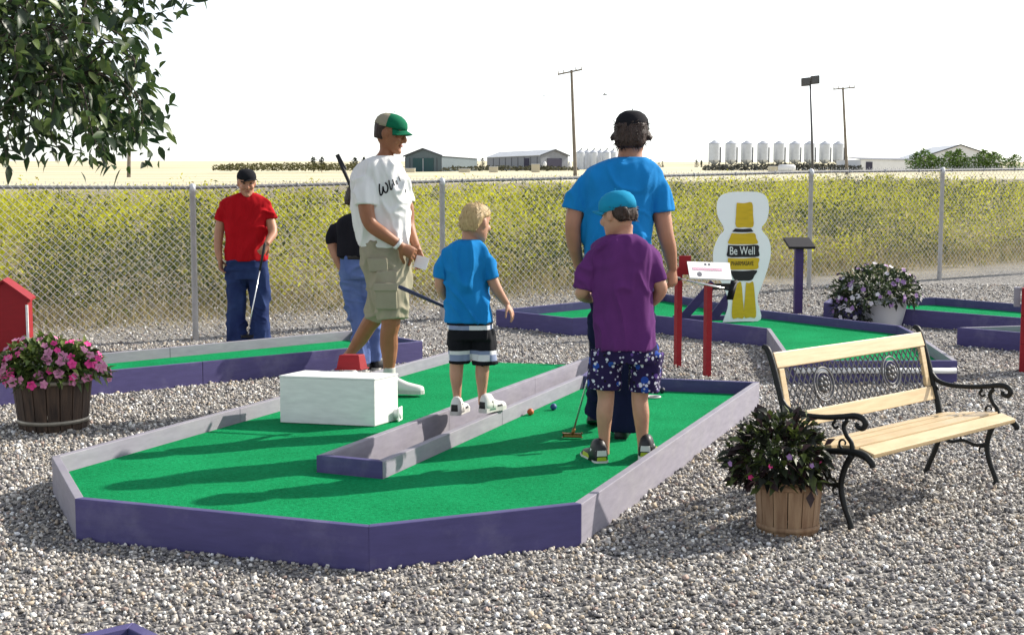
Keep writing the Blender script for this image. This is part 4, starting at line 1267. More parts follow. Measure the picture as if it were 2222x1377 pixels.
def tub(c, r0, r1, h, n, mm, root, hoops=(0.78,), name="stave", hoop_mat=None, th=0.016):
    """half barrel of separate staves; r0 bottom radius, r1 top radius"""
    for k in range(n):
        a0 = 2 * PI * k / n + 0.012; a1 = 2 * PI * (k + 1) / n - 0.012
        def q(a, r, z): return c + Vector((r * math.cos(a), r * math.sin(a), z))
        dz = random.uniform(-0.004, 0.004); am = (a0 + a1) / 2
        MB().hexa([q(a0, r0, -0.01), q(a1, r0, -0.01), q(a1, r0 - th, -0.01), q(a0, r0 - th, -0.01)], [q(a0, r1, h + dz), q(a1, r1, h + dz), q(a1, r1 - th, h + dz), q(a0, r1 - th, h + dz)]).build(name, mm, root, bevel=0.002)
    for t in hoops:
        r = r0 + (r1 - r0) * t + 0.003
        MB().rings([[c + Vector(((r + dr) * math.cos(a), (r + dr) * math.sin(a), h * t + dz)) for a in np.linspace(0, 2 * PI, 41)[:-1]] for dr, dz in ((-0.006, -0.012), (0.001, -0.012), (0.002, 0.012), (-0.006, 0.012))], closed=True).build("hoop", hoop_mat or M['hoop'], root, True)
    MB().lathe(c, [(r0 + (r1 - r0) * 0.3 - th - 0.008, h * 0.3), (r0 + (r1 - r0) * 0.86 - th - 0.008, h * 0.86), (0.01, h * 0.9)], 24).build("soil", M['soil'], root, True)
def foliage(c, rx, ry, rz, n, cols, L0, L1, root, zlo=-0.2, droop=0.4, wr=0.45):
    d = rand_dirs(n, zlo, 1.0)
    q = RNG.uniform(0.45, 1.0, n) ** 0.6
    bump = 1 + 0.22 * np.array([noise.noise(Vector(v) * 2.4 + Vector((c.x, c.y, 0))) for v in d])
    pos = np.array(c)[None] + d * np.array([rx, ry, rz])[None] * (q * bump)[:, None]
    dr = d + rand_dirs(n, -0.8, 0.8) * 0.8; dr /= np.linalg.norm(dr, axis=1, keepdims=True)
    L_ = RNG.uniform(L0, L1, n)
    cc = np.array(cols)[RNG.integers(0, len(cols), n)] * RNG.uniform(0.6, 1.35, (n, 1))
    V, F, C = leaf_cloud(pos, dr, L_, L_ * wr, RNG.uniform(0, droop, n), cc)
    me = np_mesh("foliage", V - np.array(wpos(root))[None], F); set_col(me, C)
    o = link("foliage", me, M['plant'], root); o["kind"] = "stuff"
    # stems
    mb = MB()
    for k in range(26):
        dd = Vector(rand_dirs(1, max(zlo, 0.0), 1.0)[0])
        e = Vector((c.x + dd.x * rx * 0.85, c.y + dd.y * ry * 0.85, c.z + dd.z * rz * 0.9))
        mb.tube([Vector((c.x, c.y, c.z - rz * 0.3)), (c + e) / 2 + up * 0.03, e], [0.004, 0.003, 0.002], 5)
    mb.build("stems", M['stem'], root)
def bloom(c, rx, ry, rz, n, mes, root, zlo, s0, s1, out=1.04):
    for k in range(n):
        d = Vector(rand_dirs(1, zlo, 1.0)[0])
        b = 1 + 0.22 * noise.noise(d * 2.4 + Vector((c.x, c.y, 0)))
        p = Vector((c.x + d.x * rx * b * out, c.y + d.y * ry * b * out, c.z + d.z * rz * b * out))
        flower_at(random.choice(mes), p, d + Vector((random.uniform(-.4, .4), random.uniform(-.6, .2), random.uniform(-.1, .5))), random.uniform(s0, s1), root)

# half barrel of pink petunias at the left
cb = PZ(92, 940, 0); cb.y += 0.2
sc_ = cb.y / FPX
root = empty("barrel_planter", cb, "dark half-barrel planter of pink petunias by the narrow green", "planter")
tub(cb, 0.205, 0.245, 0.36, 18, M['oak_dark'], root, hoops=(0.16, 0.86))
fc = cb + up * 0.36 + Vector((-0.01, 0, 0.0))
foliage(fc, 0.32, 0.27, 0.19, 1700, [(0.10, 0.15, 0.03), (0.05, 0.09, 0.02), (0.15, 0.19, 0.05)], 0.04, 0.085, root, -0.25)
fm = [petal_flower(0.030, "flower", M['pink']), petal_flower(0.032, "flower", M['pink']), petal_flower(0.03, "flower", M['magenta'])]
bloom(fc, 0.32, 0.27, 0.20, 130, fm, root, -0.3, 0.75, 1.2)
# tan barrel pot with dark leaves next to the bench
cb = PZ(1722, 1165, 0); cb.y += 0.12
root = empty("barrel_pot", cb, "tan wooden pot of dark leafy plants at the bench's end", "planter")
tub(cb, 0.130, 0.150, 0.235, 14, M['oak_tan'], root, hoops=(0.12, 0.9), hoop_mat=M['oak_tan'], th=0.012)
fc = cb + up * 0.30 + Vector((-0.055, -0.02, 0.02))
foliage(fc, 0.20, 0.185, 0.19, 1150, [(0.022, 0.03, 0.014), (0.035, 0.02, 0.022), (0.07, 0.095, 0.022), (0.015, 0.018, 0.012)], 0.035, 0.075, root, -0.55, wr=0.55)
fm2 = [petal_flower(0.016, "flower", M['mauve']), petal_flower(0.014, "flower", M['magenta'])]
bloom(fc, 0.2, 0.185, 0.19, 14, fm2, root, -0.3, 0.7, 1.0)
# white tub with trailing mauve petunias
cb = G(1928, 712); cb.y += 0.2; cb.z = gz(cb.y)
sc_ = cb.y / FPX
root = empty("white_tub", cb, "white plastic tub of trailing mauve and white petunias", "planter")
MB().lathe(cb, [(0.17, -0.02), (0.19, 0.0), (0.245, 0.24), (0.262, 0.245), (0.262, 0.275), (0.245, 0.275), (0.235, 0.23)], 28, cap=False).build("tub", M['plastic_white'], root, True)
MB().lathe(cb, [(0.195, 0.1), (0.222, 0.22), (0.01, 0.24)], 24).build("soil", M['soil'], root, True)
fc = cb + Vector((-0.10, -0.02, 0.36))
foliage(fc, 0.46, 0.36, 0.28, 1500, [(0.045, 0.07, 0.03), (0.09, 0.12, 0.04), (0.025, 0.035, 0.022)], 0.045, 0.09, root, -0.45)
fc2 = cb + Vector((-0.36, -0.06, 0.20))
foliage(fc2, 0.20, 0.2, 0.22, 500, [(0.05, 0.06, 0.045), (0.025, 0.03, 0.022)], 0.04, 0.08, root, -0.8)
fm3 = [petal_flower(0.03, "flower", M['palepetal']), petal_flower(0.03, "flower", M['mauve']), petal_flower(0.028, "flower", M['mauve']), petal_flower(0.03, "flower", M['palepetal'])]
bloom(fc, 0.46, 0.36, 0.29, 95, fm3, root, -0.4, 0.8, 1.2)
bloom(fc2, 0.2, 0.2, 0.22, 30, fm3[:2], root, -0.7, 0.8, 1.1)

# ------------------------------------------------------------------ overhanging tree
M['bark'] = mat("grey_brown_bark", (0.07, 0.055, 0.045), 0.9, 0.3, 5, stretch=(1, 1, 0.25), bump=0.6, bscale=18)
tb = Vector((-4.6, 6.9, 0))
tree = empty("tree", tb, "leafy tree overhanging the yard, its drooping leaves above the fence", "tree")
mbt = MB()
tr_p = catmull([tb + Vector((0, 0, -0.2)), tb + Vector((0.05, 0, 1.0)), tb + Vector((0.1, 0.1, 2.2)), tb + Vector((0.2, 0.05, 3.6)), tb + Vector((0.25, 0.1, 5.0))], 4)
mbt.tube(tr_p, list(np.linspace(0.21, 0.07, len(tr_p))), 12)
mbt.build("trunk", M['bark'], tree, True)
fork = tb + Vector((0.12, 0.05, 2.3))
twig_ends = []
def region(px, py):
    """silhouette of the leafy part"""
    if px < -260 or py < -320: return False
    if px > 318: return False
    if py > 335 - 10 * math.sin(px * 0.05): return False
    if 250 < px and py < 120 and py > 60: return False
    if 95 < px < 330 and 62 < py < 98: return False
    if px > 250 and 98 < py < 130 and px > 290: return False
    if px > 300 and py > 320: return False
    return True
mbl = MB()
tips = []
tries = 0
while len(tips) < 235 and tries < 9000:
    tries += 1
    px = random.uniform(-300, 390); py = random.uniform(-330, 320)
    if not region(px, py): continue
    if px > 60 and random.random() < 0.15: continue
    tips.append((px, py - 28, random.uniform(5.7, 7.6)))
for px, py in ((15, 300), (60, 310), (110, 285), (160, 300), (205, 270), (250, 285), (292, 285), (300, 210), (310, 150), (250, 150), (180, 140), (120, 180), (30, 200), (60, 120), (20, 60), (120, 20), (200, 10), (280, 0), (385, -25), (400, -25), (60, 30), (160, 210), (220, 220)):
    tips.append((px, py, random.uniform(5.9, 6.9)))
limbs = []
for k, (ex, ey, eY) in enumerate(((-60, -420, 6.2), (160, -330, 6.6), (60, 60, 6.9), (-150, 100, 6.3), (330, -260, 6.4), (150, 170, 6.4))):
    e = PY(ex, ey, eY)
    c = catmull([fork, fork.lerp(e, 0.4) + Vector((0, 0, 0.25)), fork.lerp(e, 0.75) + Vector((0, 0, 0.2)), e], 5)
    MB().tube(c, list(np.linspace(0.06, 0.012, len(c))), 8).build("limb", M['bark'], tree, True)
    limbs += [Vector(p) for p in c[4:]]
Vs, Fs, Cs = [], [], []; off = 0
lv_pos, lv_dir = [], []
twg = MB()
for px, py, Y in tips:
    e = PY(px, py, Y)
    src = min(limbs, key=lambda q: (q - e).length + max(0, e.z - q.z) * 2)
    m_ = src.lerp(e, 0.6) + Vector((0, 0, 0.10))
    path = catmull([src, m_, e, e + Vector((random.uniform(-.03, .05), 0, -0.10))], 4)
    twg.tube(path, list(np.linspace(0.006, 0.0015, len(path))), 5)
    n = random.randint(22, 34)
    for j in range(n):
        t = random.random() ** 0.6
        q = Vector(path[min(int(t * (len(path) - 1)), len(path) - 1)])
        q = e.lerp(q, min(1.0, 0.28 / max((q - e).length, 0.28)))
        q += Vector((random.gauss(0, 0.05), random.gauss(0, 0.07), random.gauss(0, 0.045)))
        lv_pos.append(q); lv_dir.append(Vector((random.gauss(0.1, 0.55), random.gauss(0, 0.55), random.uniform(-1.0, 0.12))).normalized())
twg.build("twigs", M['bark'], tree)
lv_pos = np.array(lv_pos); lv_dir = np.array(lv_dir)
nL = len(lv_pos)
order = np.argsort(lv_pos[:, 1])          # the nearest leaves become single leaves
inview = [i for i in order if 0 <= IW / 2 + lv_pos[i, 0] / lv_pos[i, 1] * FPX <= 440 and 425 - (lv_pos[i, 2] - EYE) / lv_pos[i, 1] * FPX > -20][:290]
single = set(inview)
rest = np.array([i for i in range(nL) if i not in single])
L_ = RNG.uniform(0.048, 0.088, len(rest))
greens_ = np.array([[0.035, 0.068, 0.018], [0.024, 0.05, 0.016], [0.085, 0.125, 0.032], [0.02, 0.036, 0.018]])
cc = greens_[RNG.integers(0, 4, len(rest))] * RNG.uniform(0.7, 1.3, (len(rest), 1))
V, F, C = ovate_cloud(lv_pos[rest], lv_dir[rest], L_, L_ * 0.46, RNG.uniform(0, .3, len(rest)), cc)
me = np_mesh("crown", V - np.array(tb)[None], F); set_col(me, C)
crown = link("crown", me, M['leaf'], tree); crown["kind"] = "stuff"
lm = []
for k in range(4):
    V, F, C = ovate_cloud(np.zeros((1, 3)), np.array([[1.0, 0, 0.02]]), np.array([0.076]), np.array([0.032 + 0.004 * k]), np.array([0.1 + 0.1 * k]), greens_[[k]] * 1.1)
    me = np_mesh("leaf", V, F); set_col(me, C); me.materials.append(M['leaf']); lm.append(me)
for i in inview:
    o = bpy.data.objects.new("leaf", lm[i % 4]); COL.objects.link(o); o.parent = crown
    o.location = Vector(lv_pos[i]) - tb
    o.rotation_mode = 'QUATERNION'; o.rotation_quaternion = Vector(lv_dir[i]).to_track_quat('X', 'Z') @ __import__('mathutils').Quaternion((1, 0, 0), random.uniform(-1, 1))
    s = random.uniform(0.75, 1.25); o.scale = (s, s, s)
# ================================================================== people
def skin_mat(name, col):
    m = mat(name, col, 0.5, 0.10, 14, bump=0.05, bscale=120, spec=0.35)
    b = m.node_tree.nodes["Principled BSDF"]
    if 'Subsurface Weight' in b.inputs:
        b.inputs['Subsurface Weight'].default_value = 0.12
        b.inputs['Subsurface Radius'].default_value = (0.02, 0.008, 0.004)
    return m
M['skin_tan'] = skin_mat("tanned_skin", (0.28, 0.115, 0.056))
M['skin_fair'] = skin_mat("fair_skin", (0.47, 0.25, 0.165))
M['skin_mid'] = skin_mat("skin", (0.40, 0.195, 0.12))
def cloth(name, col, var=0.10, scale=5, bump=0.25, bscale=22, rough=0.9, col2=None):
    return mat(name, col, rough, var, scale, bump=bump, bscale=bscale, spec=0.12, col2=col2)
M['white_cotton'] = cloth("white_cotton", (0.74, 0.73, 0.72), 0.03)
M['blue_cotton'] = cloth("bright_blue_cotton", (0.010, 0.195, 0.50), 0.08)
M['purple_cotton'] = cloth("purple_cotton", (0.105, 0.026, 0.13), 0.15)
M['red_cotton'] = cloth("red_cotton", (0.36, 0.005, 0.010), 0.10)
M['black_cotton'] = cloth("black_cotton", (0.014, 0.013, 0.018), 0.2)
M['khaki'] = cloth("khaki_canvas", (0.30, 0.275, 0.20), 0.10, 4, 0.3)
M['denim'] = cloth("blue_denim", (0.012, 0.020, 0.075), 0.3, 5, 0.3, 30, col2=(0.030, 0.052, 0.14))
M['denim_pale'] = cloth("faded_denim", (0.07, 0.11, 0.28), 0.3, 5, 0.3, 30, col2=(0.14, 0.19, 0.38))
M['denim_dark'] = cloth("dark_denim", (0.010, 0.012, 0.042), 0.3, 5, 0.3, 30)
M['cap_green'] = cloth("green_cap_cloth", (0.006, 0.13, 0.065), 0.1)
M['cap_stone'] = cloth("stone_cap_cloth", (0.30, 0.27, 0.20), 0.1)
M['cap_black'] = cloth("black_cap_cloth", (0.012, 0.012, 0.015), 0.2)
M['cap_turq'] = cloth("turquoise_cap_cloth", (0.012, 0.24, 0.42), 0.1)
M['hair_brown'] = mat("brown_hair", (0.030, 0.014, 0.009), 0.5, 0.4, 30, stretch=(3, 3, 0.5), bump=0.8, bscale=60)
M['hair_blond'] = mat("blond_hair", (0.36, 0.235, 0.10), 0.5, 0.25, 40, col2=(0.58, 0.43, 0.22), stretch=(3, 3, 0.6), bump=0.8, bscale=70)
M['shoe_white'] = mat("white_shoe_leather", (0.68, 0.67, 0.64), 0.5, 0.05, 10)
M['shoe_black'] = mat("black_shoe_leather", (0.015, 0.015, 0.017), 0.45, 0.2, 10)
M['lime'] = mat("lime_trim", (0.42, 0.50, 0.03), 0.5)
M['sole_grey'] = mat("rubber_sole", (0.50, 0.49, 0.46), 0.7, 0.08, 12)
M['eye'] = mat("dark_eye", (0.02, 0.014, 0.01), 0.15, spec=0.6)
M['lip'] = mat("lip", (0.32, 0.11, 0.08), 0.45)
M['paper'] = mat("white_card", (0.76, 0.75, 0.74), 0.7, 0.03)
M['leather_belt'] = mat("dark_belt", (0.02, 0.015, 0.013), 0.5)

def make_floral():
    m, nt, bs = nodes_of("floral_print")
    N = nt.nodes.new; L = nt.links.new
    tc = N("ShaderNodeTexCoord")
    col = (0.020, 0.012, 0.055, 1)
    prev = None
    for sc, thr, c in ((17, 0.34, (0.02, 0.06, 0.30, 1)), (24, 0.30, (0.10, 0.05, 0.22, 1)), (38, 0.24, (0.010, 0.010, 0.012, 1)), (30, 0.26, (0.58, 0.58, 0.66, 1)), (47, 0.28, (0.45, 0.44, 0.55, 1))):
        v = N("ShaderNodeTexVoronoi"); v.inputs['Scale'].default_value = sc
        mp = N("ShaderNodeMapping"); mp.inputs['Location'].default_value = (sc * 1.3, sc * 0.7, sc); L(tc.outputs['Object'], mp.inputs[0]); L(mp.outputs[0], v.inputs['Vector'])
        lt = N("ShaderNodeMath"); lt.operation = 'LESS_THAN'; lt.inputs[1].default_value = thr; L(v.outputs['Distance'], lt.inputs[0])
        sp_ = N("ShaderNodeSeparateColor"); L(v.outputs['Color'], sp_.inputs[0])
        g_ = N("ShaderNodeMath"); g_.operation = 'GREATER_THAN'; g_.inputs[1].default_value = 0.45; L(sp_.outputs[0], g_.inputs[0])
        mu = N("ShaderNodeMath"); mu.operation = 'MULTIPLY'; L(lt.outputs[0], mu.inputs[0]); L(g_.outputs[0], mu.inputs[1])
        mx = N("ShaderNodeMix"); mx.data_type = 'RGBA'; L(mu.outputs[0], mx.inputs[0]); mx.inputs[7].default_value = c
        if prev is None: mx.inputs[6].default_value = col
        else: L(prev.outputs[2], mx.inputs[6])
        prev = mx
    L(prev.outputs[2], bs.inputs['Base Color']); bs.inputs['Roughness'].default_value = 0.85; setspec(bs, 0.15)
    return m
M['floral'] = make_floral()
def make_blocks():
    """black cloth with white and pale-blue checks round the hems"""
    m, nt, bs = nodes_of("black_and_white_check")
    N = nt.nodes.new; L = nt.links.new
    tc = N("ShaderNodeTexCoord"); sx = N("ShaderNodeSeparateXYZ"); L(tc.outputs['Object'], sx.inputs[0])
    # object origin is at the feet: the checked band lies between two heights
    def step(op, v, src):
        q = N("ShaderNodeMath"); q.operation = op; q.inputs[1].default_value = v; L(src, q.inputs[0]); return q.outputs[0]
    lo = step('GREATER_THAN', 0.315, sx.outputs[2]); hi = step('LESS_THAN', 0.375, sx.outputs[2])
    b = N("ShaderNodeMath"); b.operation = 'MULTIPLY'; L(lo, b.inputs[0]); L(hi, b.inputs[1])
    lo2 = step('GREATER_THAN', 0.50, sx.outputs[2]); hi2 = step('LESS_THAN', 0.525, sx.outputs[2])
    b2 = N("ShaderNodeMath"); b2.operation = 'MULTIPLY'; L(lo2, b2.inputs[0]); L(hi2, b2.inputs[1])
    ad = N("ShaderNodeMath"); ad.operation = 'MAXIMUM'; L(b.outputs[0], ad.inputs[0]); L(b2.outputs[0], ad.inputs[1])
    wv = N("ShaderNodeTexChecker"); wv.inputs['Scale'].default_value = 8.5; L(tc.outputs['Object'], wv.inputs[0])
    wv.inputs[1].default_value = (0.70, 0.70, 0.72, 1); wv.inputs[2].default_value = (0.24, 0.28, 0.42, 1)
    mx = N("ShaderNodeMix"); mx.data_type = 'RGBA'; L(ad.outputs[0], mx.inputs[0]); mx.inputs[6].default_value = (0.010, 0.010, 0.014, 1); L(wv.outputs[0], mx.inputs[7])
    L(mx.outputs[2], bs.inputs['Base Color']); bs.inputs['Roughness'].default_value = 0.85; setspec(bs, 0.15)
    return m
M['check'] = make_blocks()

def solidify_union(mb, voxel, smooth=6, wr=None, factor=0.5):
    """fuse overlapping lofts into one continuous surface"""
    me = mb.mesh("tmp")
    ob = bpy.data.objects.new("tmp", me); COL.objects.link(ob)
    r = ob.modifiers.new("r", 'REMESH'); r.mode = 'VOXEL'; r.voxel_size = voxel
    s = ob.modifiers.new("s", 'SMOOTH'); s.iterations = smooth; s.factor = factor
    dg = bpy.context.evaluated_depsgraph_get(); dg.update()
    out = bpy.data.meshes.new_from_object(ob.evaluated_get(dg))
    bpy.data.objects.remove(ob); bpy.data.meshes.remove(me)
    return out

def wrinkle(me, amp, freq=(9, 9, 5), seed=0.0, ridge=True):
    n = len(me.vertices)
    co = np.empty(n * 3, np.float32); me.vertices.foreach_get("co", co); co = co.reshape(-1, 3)
    nr = np.empty(n * 3, np.float32); me.vertices.foreach_get("normal", nr); nr = nr.reshape(-1, 3)
    h = np.empty(n, np.float32)
    fx, fy, fz = freq
    for i in range(n):
        x, y, z = co[i]
        # folds run on a slant and bend, with softer hanging folds under them
        w = noise.noise(Vector((x * fx * 0.4 + seed, y * fy * 0.4, z * fz * 0.4)))
        v = noise.noise(Vector((x * fx + z * 4.0 + w * 2.0 + seed, y * fy, z * fz - x * 3.0 + w)))
        if ridge:
            v = (max(0.0, 1 - abs(v) * 3.4)) ** 1.5 * (0.35 + 1.3 * abs(w) * 2)
            v += 0.75 * noise.noise(Vector((x * 19 + seed, y * 19, z * 2.6 + w)))
        h[i] = v
    h *= np.clip(1.15 - np.abs(nr[:, 2]) ** 2 * 1.2, 0, 1) if ridge else 1.0
    co += nr * (h * amp)[:, None]
    me.vertices.foreach_set("co", co.ravel()); me.update()

class Person:
    """builds a figure at distance Y; measured points (px,py) plus a depth offset d in metres"""
    def __init__(s, Y, base, label, skin):
        s.Y = Y; s.k = Y / FPX; s.base = Vector(base); s.skin = skin; s.label = label
        s.body = MB(); s.kids = []
    def W(s, px, py, d=0.0):
        return PY(px, py, s.Y + d)
    def torso(s, mb, rows, n=28, e=2.4, sub=4):
        """rows: (py, x_left, x_right, half_depth, d)"""
        rows = catmull(rows, sub)
        rr = []
        for py, xl, xr, th, d in rows:
            c = s.W((xl + xr) / 2, py, d); hw = (xr - xl) / 2 * s.k
            ring = []
            for j in range(n):
                a = 2 * PI * j / n; ca, sa = math.cos(a), math.sin(a)
                ring.append(c + Vector((hw * math.copysign(abs(ca) ** (2 / e), ca), th * math.copysign(abs(sa) ** (2 / e), sa), 0)))
            rr.append(ring)
        mb.rings(rr)
    def limb(s, mb, pts, n=14, sub=5, squash=None):
        """pts: (px,py,d,radius_m)"""
        c = catmull(pts, sub)
        mb.tube([s.W(p[0], p[1], p[2]) for p in c], [max(p[3], 0.002) for p in c], n, squash=squash)
    def head(s, px, py, d, fwd, scale=1.0, up=(0, 0, 1), nose=1.0):
        c = s.W(px, py, d)
        f = Vector(fwd).normalized(); u = Vector(up); u = (u - f * u.dot(f)).normalized(); r = f.cross(u)
        s.hc, s.hf, s.hu, s.hr, s.hs = c, f, u, r, scale
        rows = [(-.117, .080, .035, .018), (-.108, .090, .005, .034), (-.09, .094, -.030, .049), (-.065, .091, -.062, .060), (-.035, .090, -.082, .067), (-.005, .086, -.093, .072), (.02, .087, -.098, .075), (.045, .093, -.100, .076), (.07, .088, -.096, .073), (.095, .068, -.078, .058), (.111, .036, -.046, .036), (.118, .006, -.012, .010)]
        s.headrows = rows
        s.body.rings(s.hrings(rows, 0.0, 20))
        def q(a, b, z): return c + (f * a + r * b + u * z) * scale
        s.hq = q
        # nose, brow, cheeks, lips, chin, ears
        nz = 0.086 + (0.112 - 0.086) * nose
        s.body.tube([q(.084, 0, .028), q(.090 + .006 * nose, 0, .008), q(nz, 0, -.016), q(nz, 0, -.026), q(.093, 0, -.034)], [.008 * scale, .010 * scale, .013 * scale, .013 * scale, .009 * scale], 10)
        for sg in (-1, 1):
            s.body.ball(q(.098, .012 * sg, -.026), 0, 8, 6, ax=(f * .009 * scale, r * .008 * scale, u * .008 * scale))
            s.body.tube([q(.090, .012 * sg, .034), q(.088, .034 * sg, .038), q(.074, .055 * sg, .032)], [.007 * scale, .008 * scale, .006 * scale], 8)
            s.body.ball(q(.070, .038 * sg, -.025), 0, 10, 8, ax=(f * .026 * scale, r * .024 * scale, u * .024 * scale))
            s.body.ball(q(-.008, .076 * sg, -.005), 0, 10, 8, ax=((f * .020 - u * .004) * scale, r * .010 * scale, u * .031 * scale))
        s.body.ball(q(.088, 0, -.098), 0, 10, 8, ax=(f * .014 * scale, r * .022 * scale, u * .016 * scale))
        s.kids.append(("lips", MB().ball(q(.0925, 0, -.058), 0, 12, 6, ax=(f * .009 * scale, r * .024 * scale, u * .0085 * scale)), M['lip']))
        for sg in (-1, 1):
            s.kids.append(("eye", MB().ball(q(.0825, .031 * sg, .012), 0, 10, 8, ax=(f * .009 * scale, r * .0125 * scale, u * .0065 * scale)), M['eye']))
    def hrings(s, rows, grow, n=20, zoff=0.0, e=2.15):
        c, f, u, r, k = s.hc, s.hf, s.hu, s.hr, s.hs
        rr = []
        for z, fr, bk, w in rows:
            cy = (fr + bk) / 2; ly = (fr - bk) / 2 + grow; w2 = w + grow
            rr.append([c + (f * (cy + ly * math.copysign(abs(math.cos(a)) ** (2 / e), math.cos(a))) + r * (w2 * math.copysign(abs(math.sin(a)) ** (2 / e), math.sin(a))) + u * (z + zoff)) * k for a in np.linspace(0, 2 * PI, n + 1)[:-1]])
        return rr
    def cap(s, mm, brim_mm, brim_dir=None, tilt=0.0, front_mm=None, low=0.03, brim_len=0.075):
        rows = [(low, .093, -.101, .077), (.06, .093, -.100, .077), (.085, .086, -.092, .072), (.106, .066, -.074, .058), (.121, .038, -.046, .036), (.127, .008, -.014, .012)]
        mb = MB(); mb.rings(s.hrings(rows, 0.011, 28))
        mb.ball(s.hq(-0.003, 0, .137), 0.004 * s.hs, 8, 5)
        mats = [mm]
        if front_mm is not None:
            mats = [mm, front_mm]
            for i, fc in enumerate(mb.f):
                cc = sum((Vector(mb.v[j]) for j in fc), Vector()) / len(fc)
                if (cc - s.hc).dot(s.hf) > -0.012 * s.hs: mb.m[i] = 1
        s.kids.append(("cap", mb, mats))
        # brim: curved plate
        f = Vector(brim_dir).normalized() if brim_dir is not None else s.hf
        u = (s.hu - f * s.hu.dot(f)).normalized(); r = f.cross(u); k = s.hs; c = s.hc
        b = MB(); V = []; na, nr_ = 13, 6
        for th in (0.0, 0.004):
            for i in range(na):
                a = -1.15 + 2.3 * i / (na - 1)
                for j in range(nr_):
                    t = j / (nr_ - 1)
                    rad = 0.088 + t * brim_len * (math.cos(a * 0.95) ** 0.6 if math.cos(a * 0.95) > 0 else 0)
                    y_ = math.sin(a) * (0.080 + 0.012 * t)
                    x_ = math.cos(a) * rad if t > 0 else math.cos(a) * 0.088
                    z_ = low + 0.004 - 0.32 * y_ * y_ / 0.08 * (0.5 + 0.5 * t) - tilt * t * brim_len + th
                    V.append(c + (f * x_ + r * y_ + u * z_) * k)
        F = []; m_ = na * nr_
        for i in range(na - 1):
            for j in range(nr_ - 1):
                a0 = i * nr_ + j; q4 = (a0, a0 + 1, a0 + nr_ + 1, a0 + nr_)
                F.append(tuple(reversed(q4))); F.append(tuple(x + m_ for x in q4))
        for i in range(na - 1):
            F.append((i * nr_ + nr_ - 1, i * nr_ + nr_ - 1 + m_, (i + 1) * nr_ + nr_ - 1 + m_, (i + 1) * nr_ + nr_ - 1))
        b.add(V, F)
        s.kids.append(("cap/brim", b, brim_mm))
    def hair(s, mm, rows, grow=0.012, strands=0, spread=0.02, voxel=0.006, amp=0.005, extra=None):
        mb = MB(); mb.rings(s.hrings(rows, grow, 24))
        if extra: extra(mb)
        me = solidify_union(mb, voxel, 3)
        wrinkle(me, amp, (60, 60, 25), 3.0, False)
        s.kids.append(("hair", me, mm))
        if strands:
            rr = s.hrings(rows, grow * 0.8, 24); st = MB()
            for _ in range(strands):
                ring = random.choice(rr); p = Vector(random.choice(ring)); p = p.lerp(Vector(random.choice(random.choice(rr))), random.random() * 0.25)
                nrm = (p - s.hc).normalized(); tan = (s.hu * random.uniform(-1.0, 0.5) + s.hr * random.uniform(-.8, .8) + s.hf * random.uniform(-.4, .8)).normalized()
                L_ = random.uniform(0.6, 1.3) * spread
                st.tube([p - nrm * 0.006, p + nrm * L_ * 0.35 + tan * L_ * 0.4, p + nrm * L_ * 0.45 + tan * L_], [0.0022, 0.0018, 0.0004], 4)
            s.kids.append(("hair/strands", st, mm))
    def hand(s, wrist, dirv, palm_n, size=1.0, curl=0.5, side=1, spread=0.12, mb=None):
        """palm and five jointed fingers; side=+1 puts the thumb on dir x palm_n"""
        mb = mb or s.body
        w = Vector(wrist); d = Vector(dirv).normalized(); pn = Vector(palm_n); pn = (pn - d * pn.dot(d)).normalized(); t = d.cross(pn) * side
        z = size
        def ring(x, wd, th, off=0.0):
            c = w + d * x * z + t * off * z
            return [c + t * (wd * z * math.cos(a)) + pn * (th * z * math.sin(a)) for a in np.linspace(0, 2 * PI, 15)[:-1]]
        mb.rings([ring(-.03, .024, .018), ring(0, .025, .017), ring(.03, .033, .017, .002), ring(.06, .039, .016, .001), ring(.085, .039, .013), ring(.093, .036, .009)])
        for k, (o, L_, r) in enumerate(((.029, .074, .0088), (.0095, .082, .0092), (-.0105, .076, .0088), (-.029, .060, .0078))):
            b = w + d * (.082 * z) + t * (o * z)
            dd = (d + t * (o / .03) * spread).normalized()
            a = 0.0; p = b; pts = [b - d * 0.012 * z, b]; rad = [r * z, r * z * 1.04]
            for seg, (ln, am) in enumerate(((.42, .75), (.33, 1.0), (.25, .8))):
                a += curl * am
                v = dd * math.cos(a) + pn * math.sin(a)
                p = p + v * (L_ * ln * z); pts.append(p); rad.append(r * z * (0.98 - 0.10 * seg))
            pts.append(p + v * 0.004 * z); rad.append(r * z * 0.45)
            mb.tube(pts, rad, 9)
        b = w + d * (.022 * z) + t * (.028 * z)
        v1 = (d * 0.62 + t * 0.68 + pn * 0.35).normalized(); v2 = (d * 0.86 + t * 0.30 + pn * (0.35 + 0.4 * curl)).normalized()
        p1 = b + v1 * .038 * z; p2 = p1 + v2 * .032 * z; p3 = p2 + (v2 + pn * 0.3 * curl).normalized() * .024 * z
        mb.tube([b - v1 * .012 * z, b, p1, p2, p3, p3 + v2 * .004 * z], [.013 * z, .0135 * z, .0108 * z, .0100 * z, .0085 * z, .004 * z], 9)
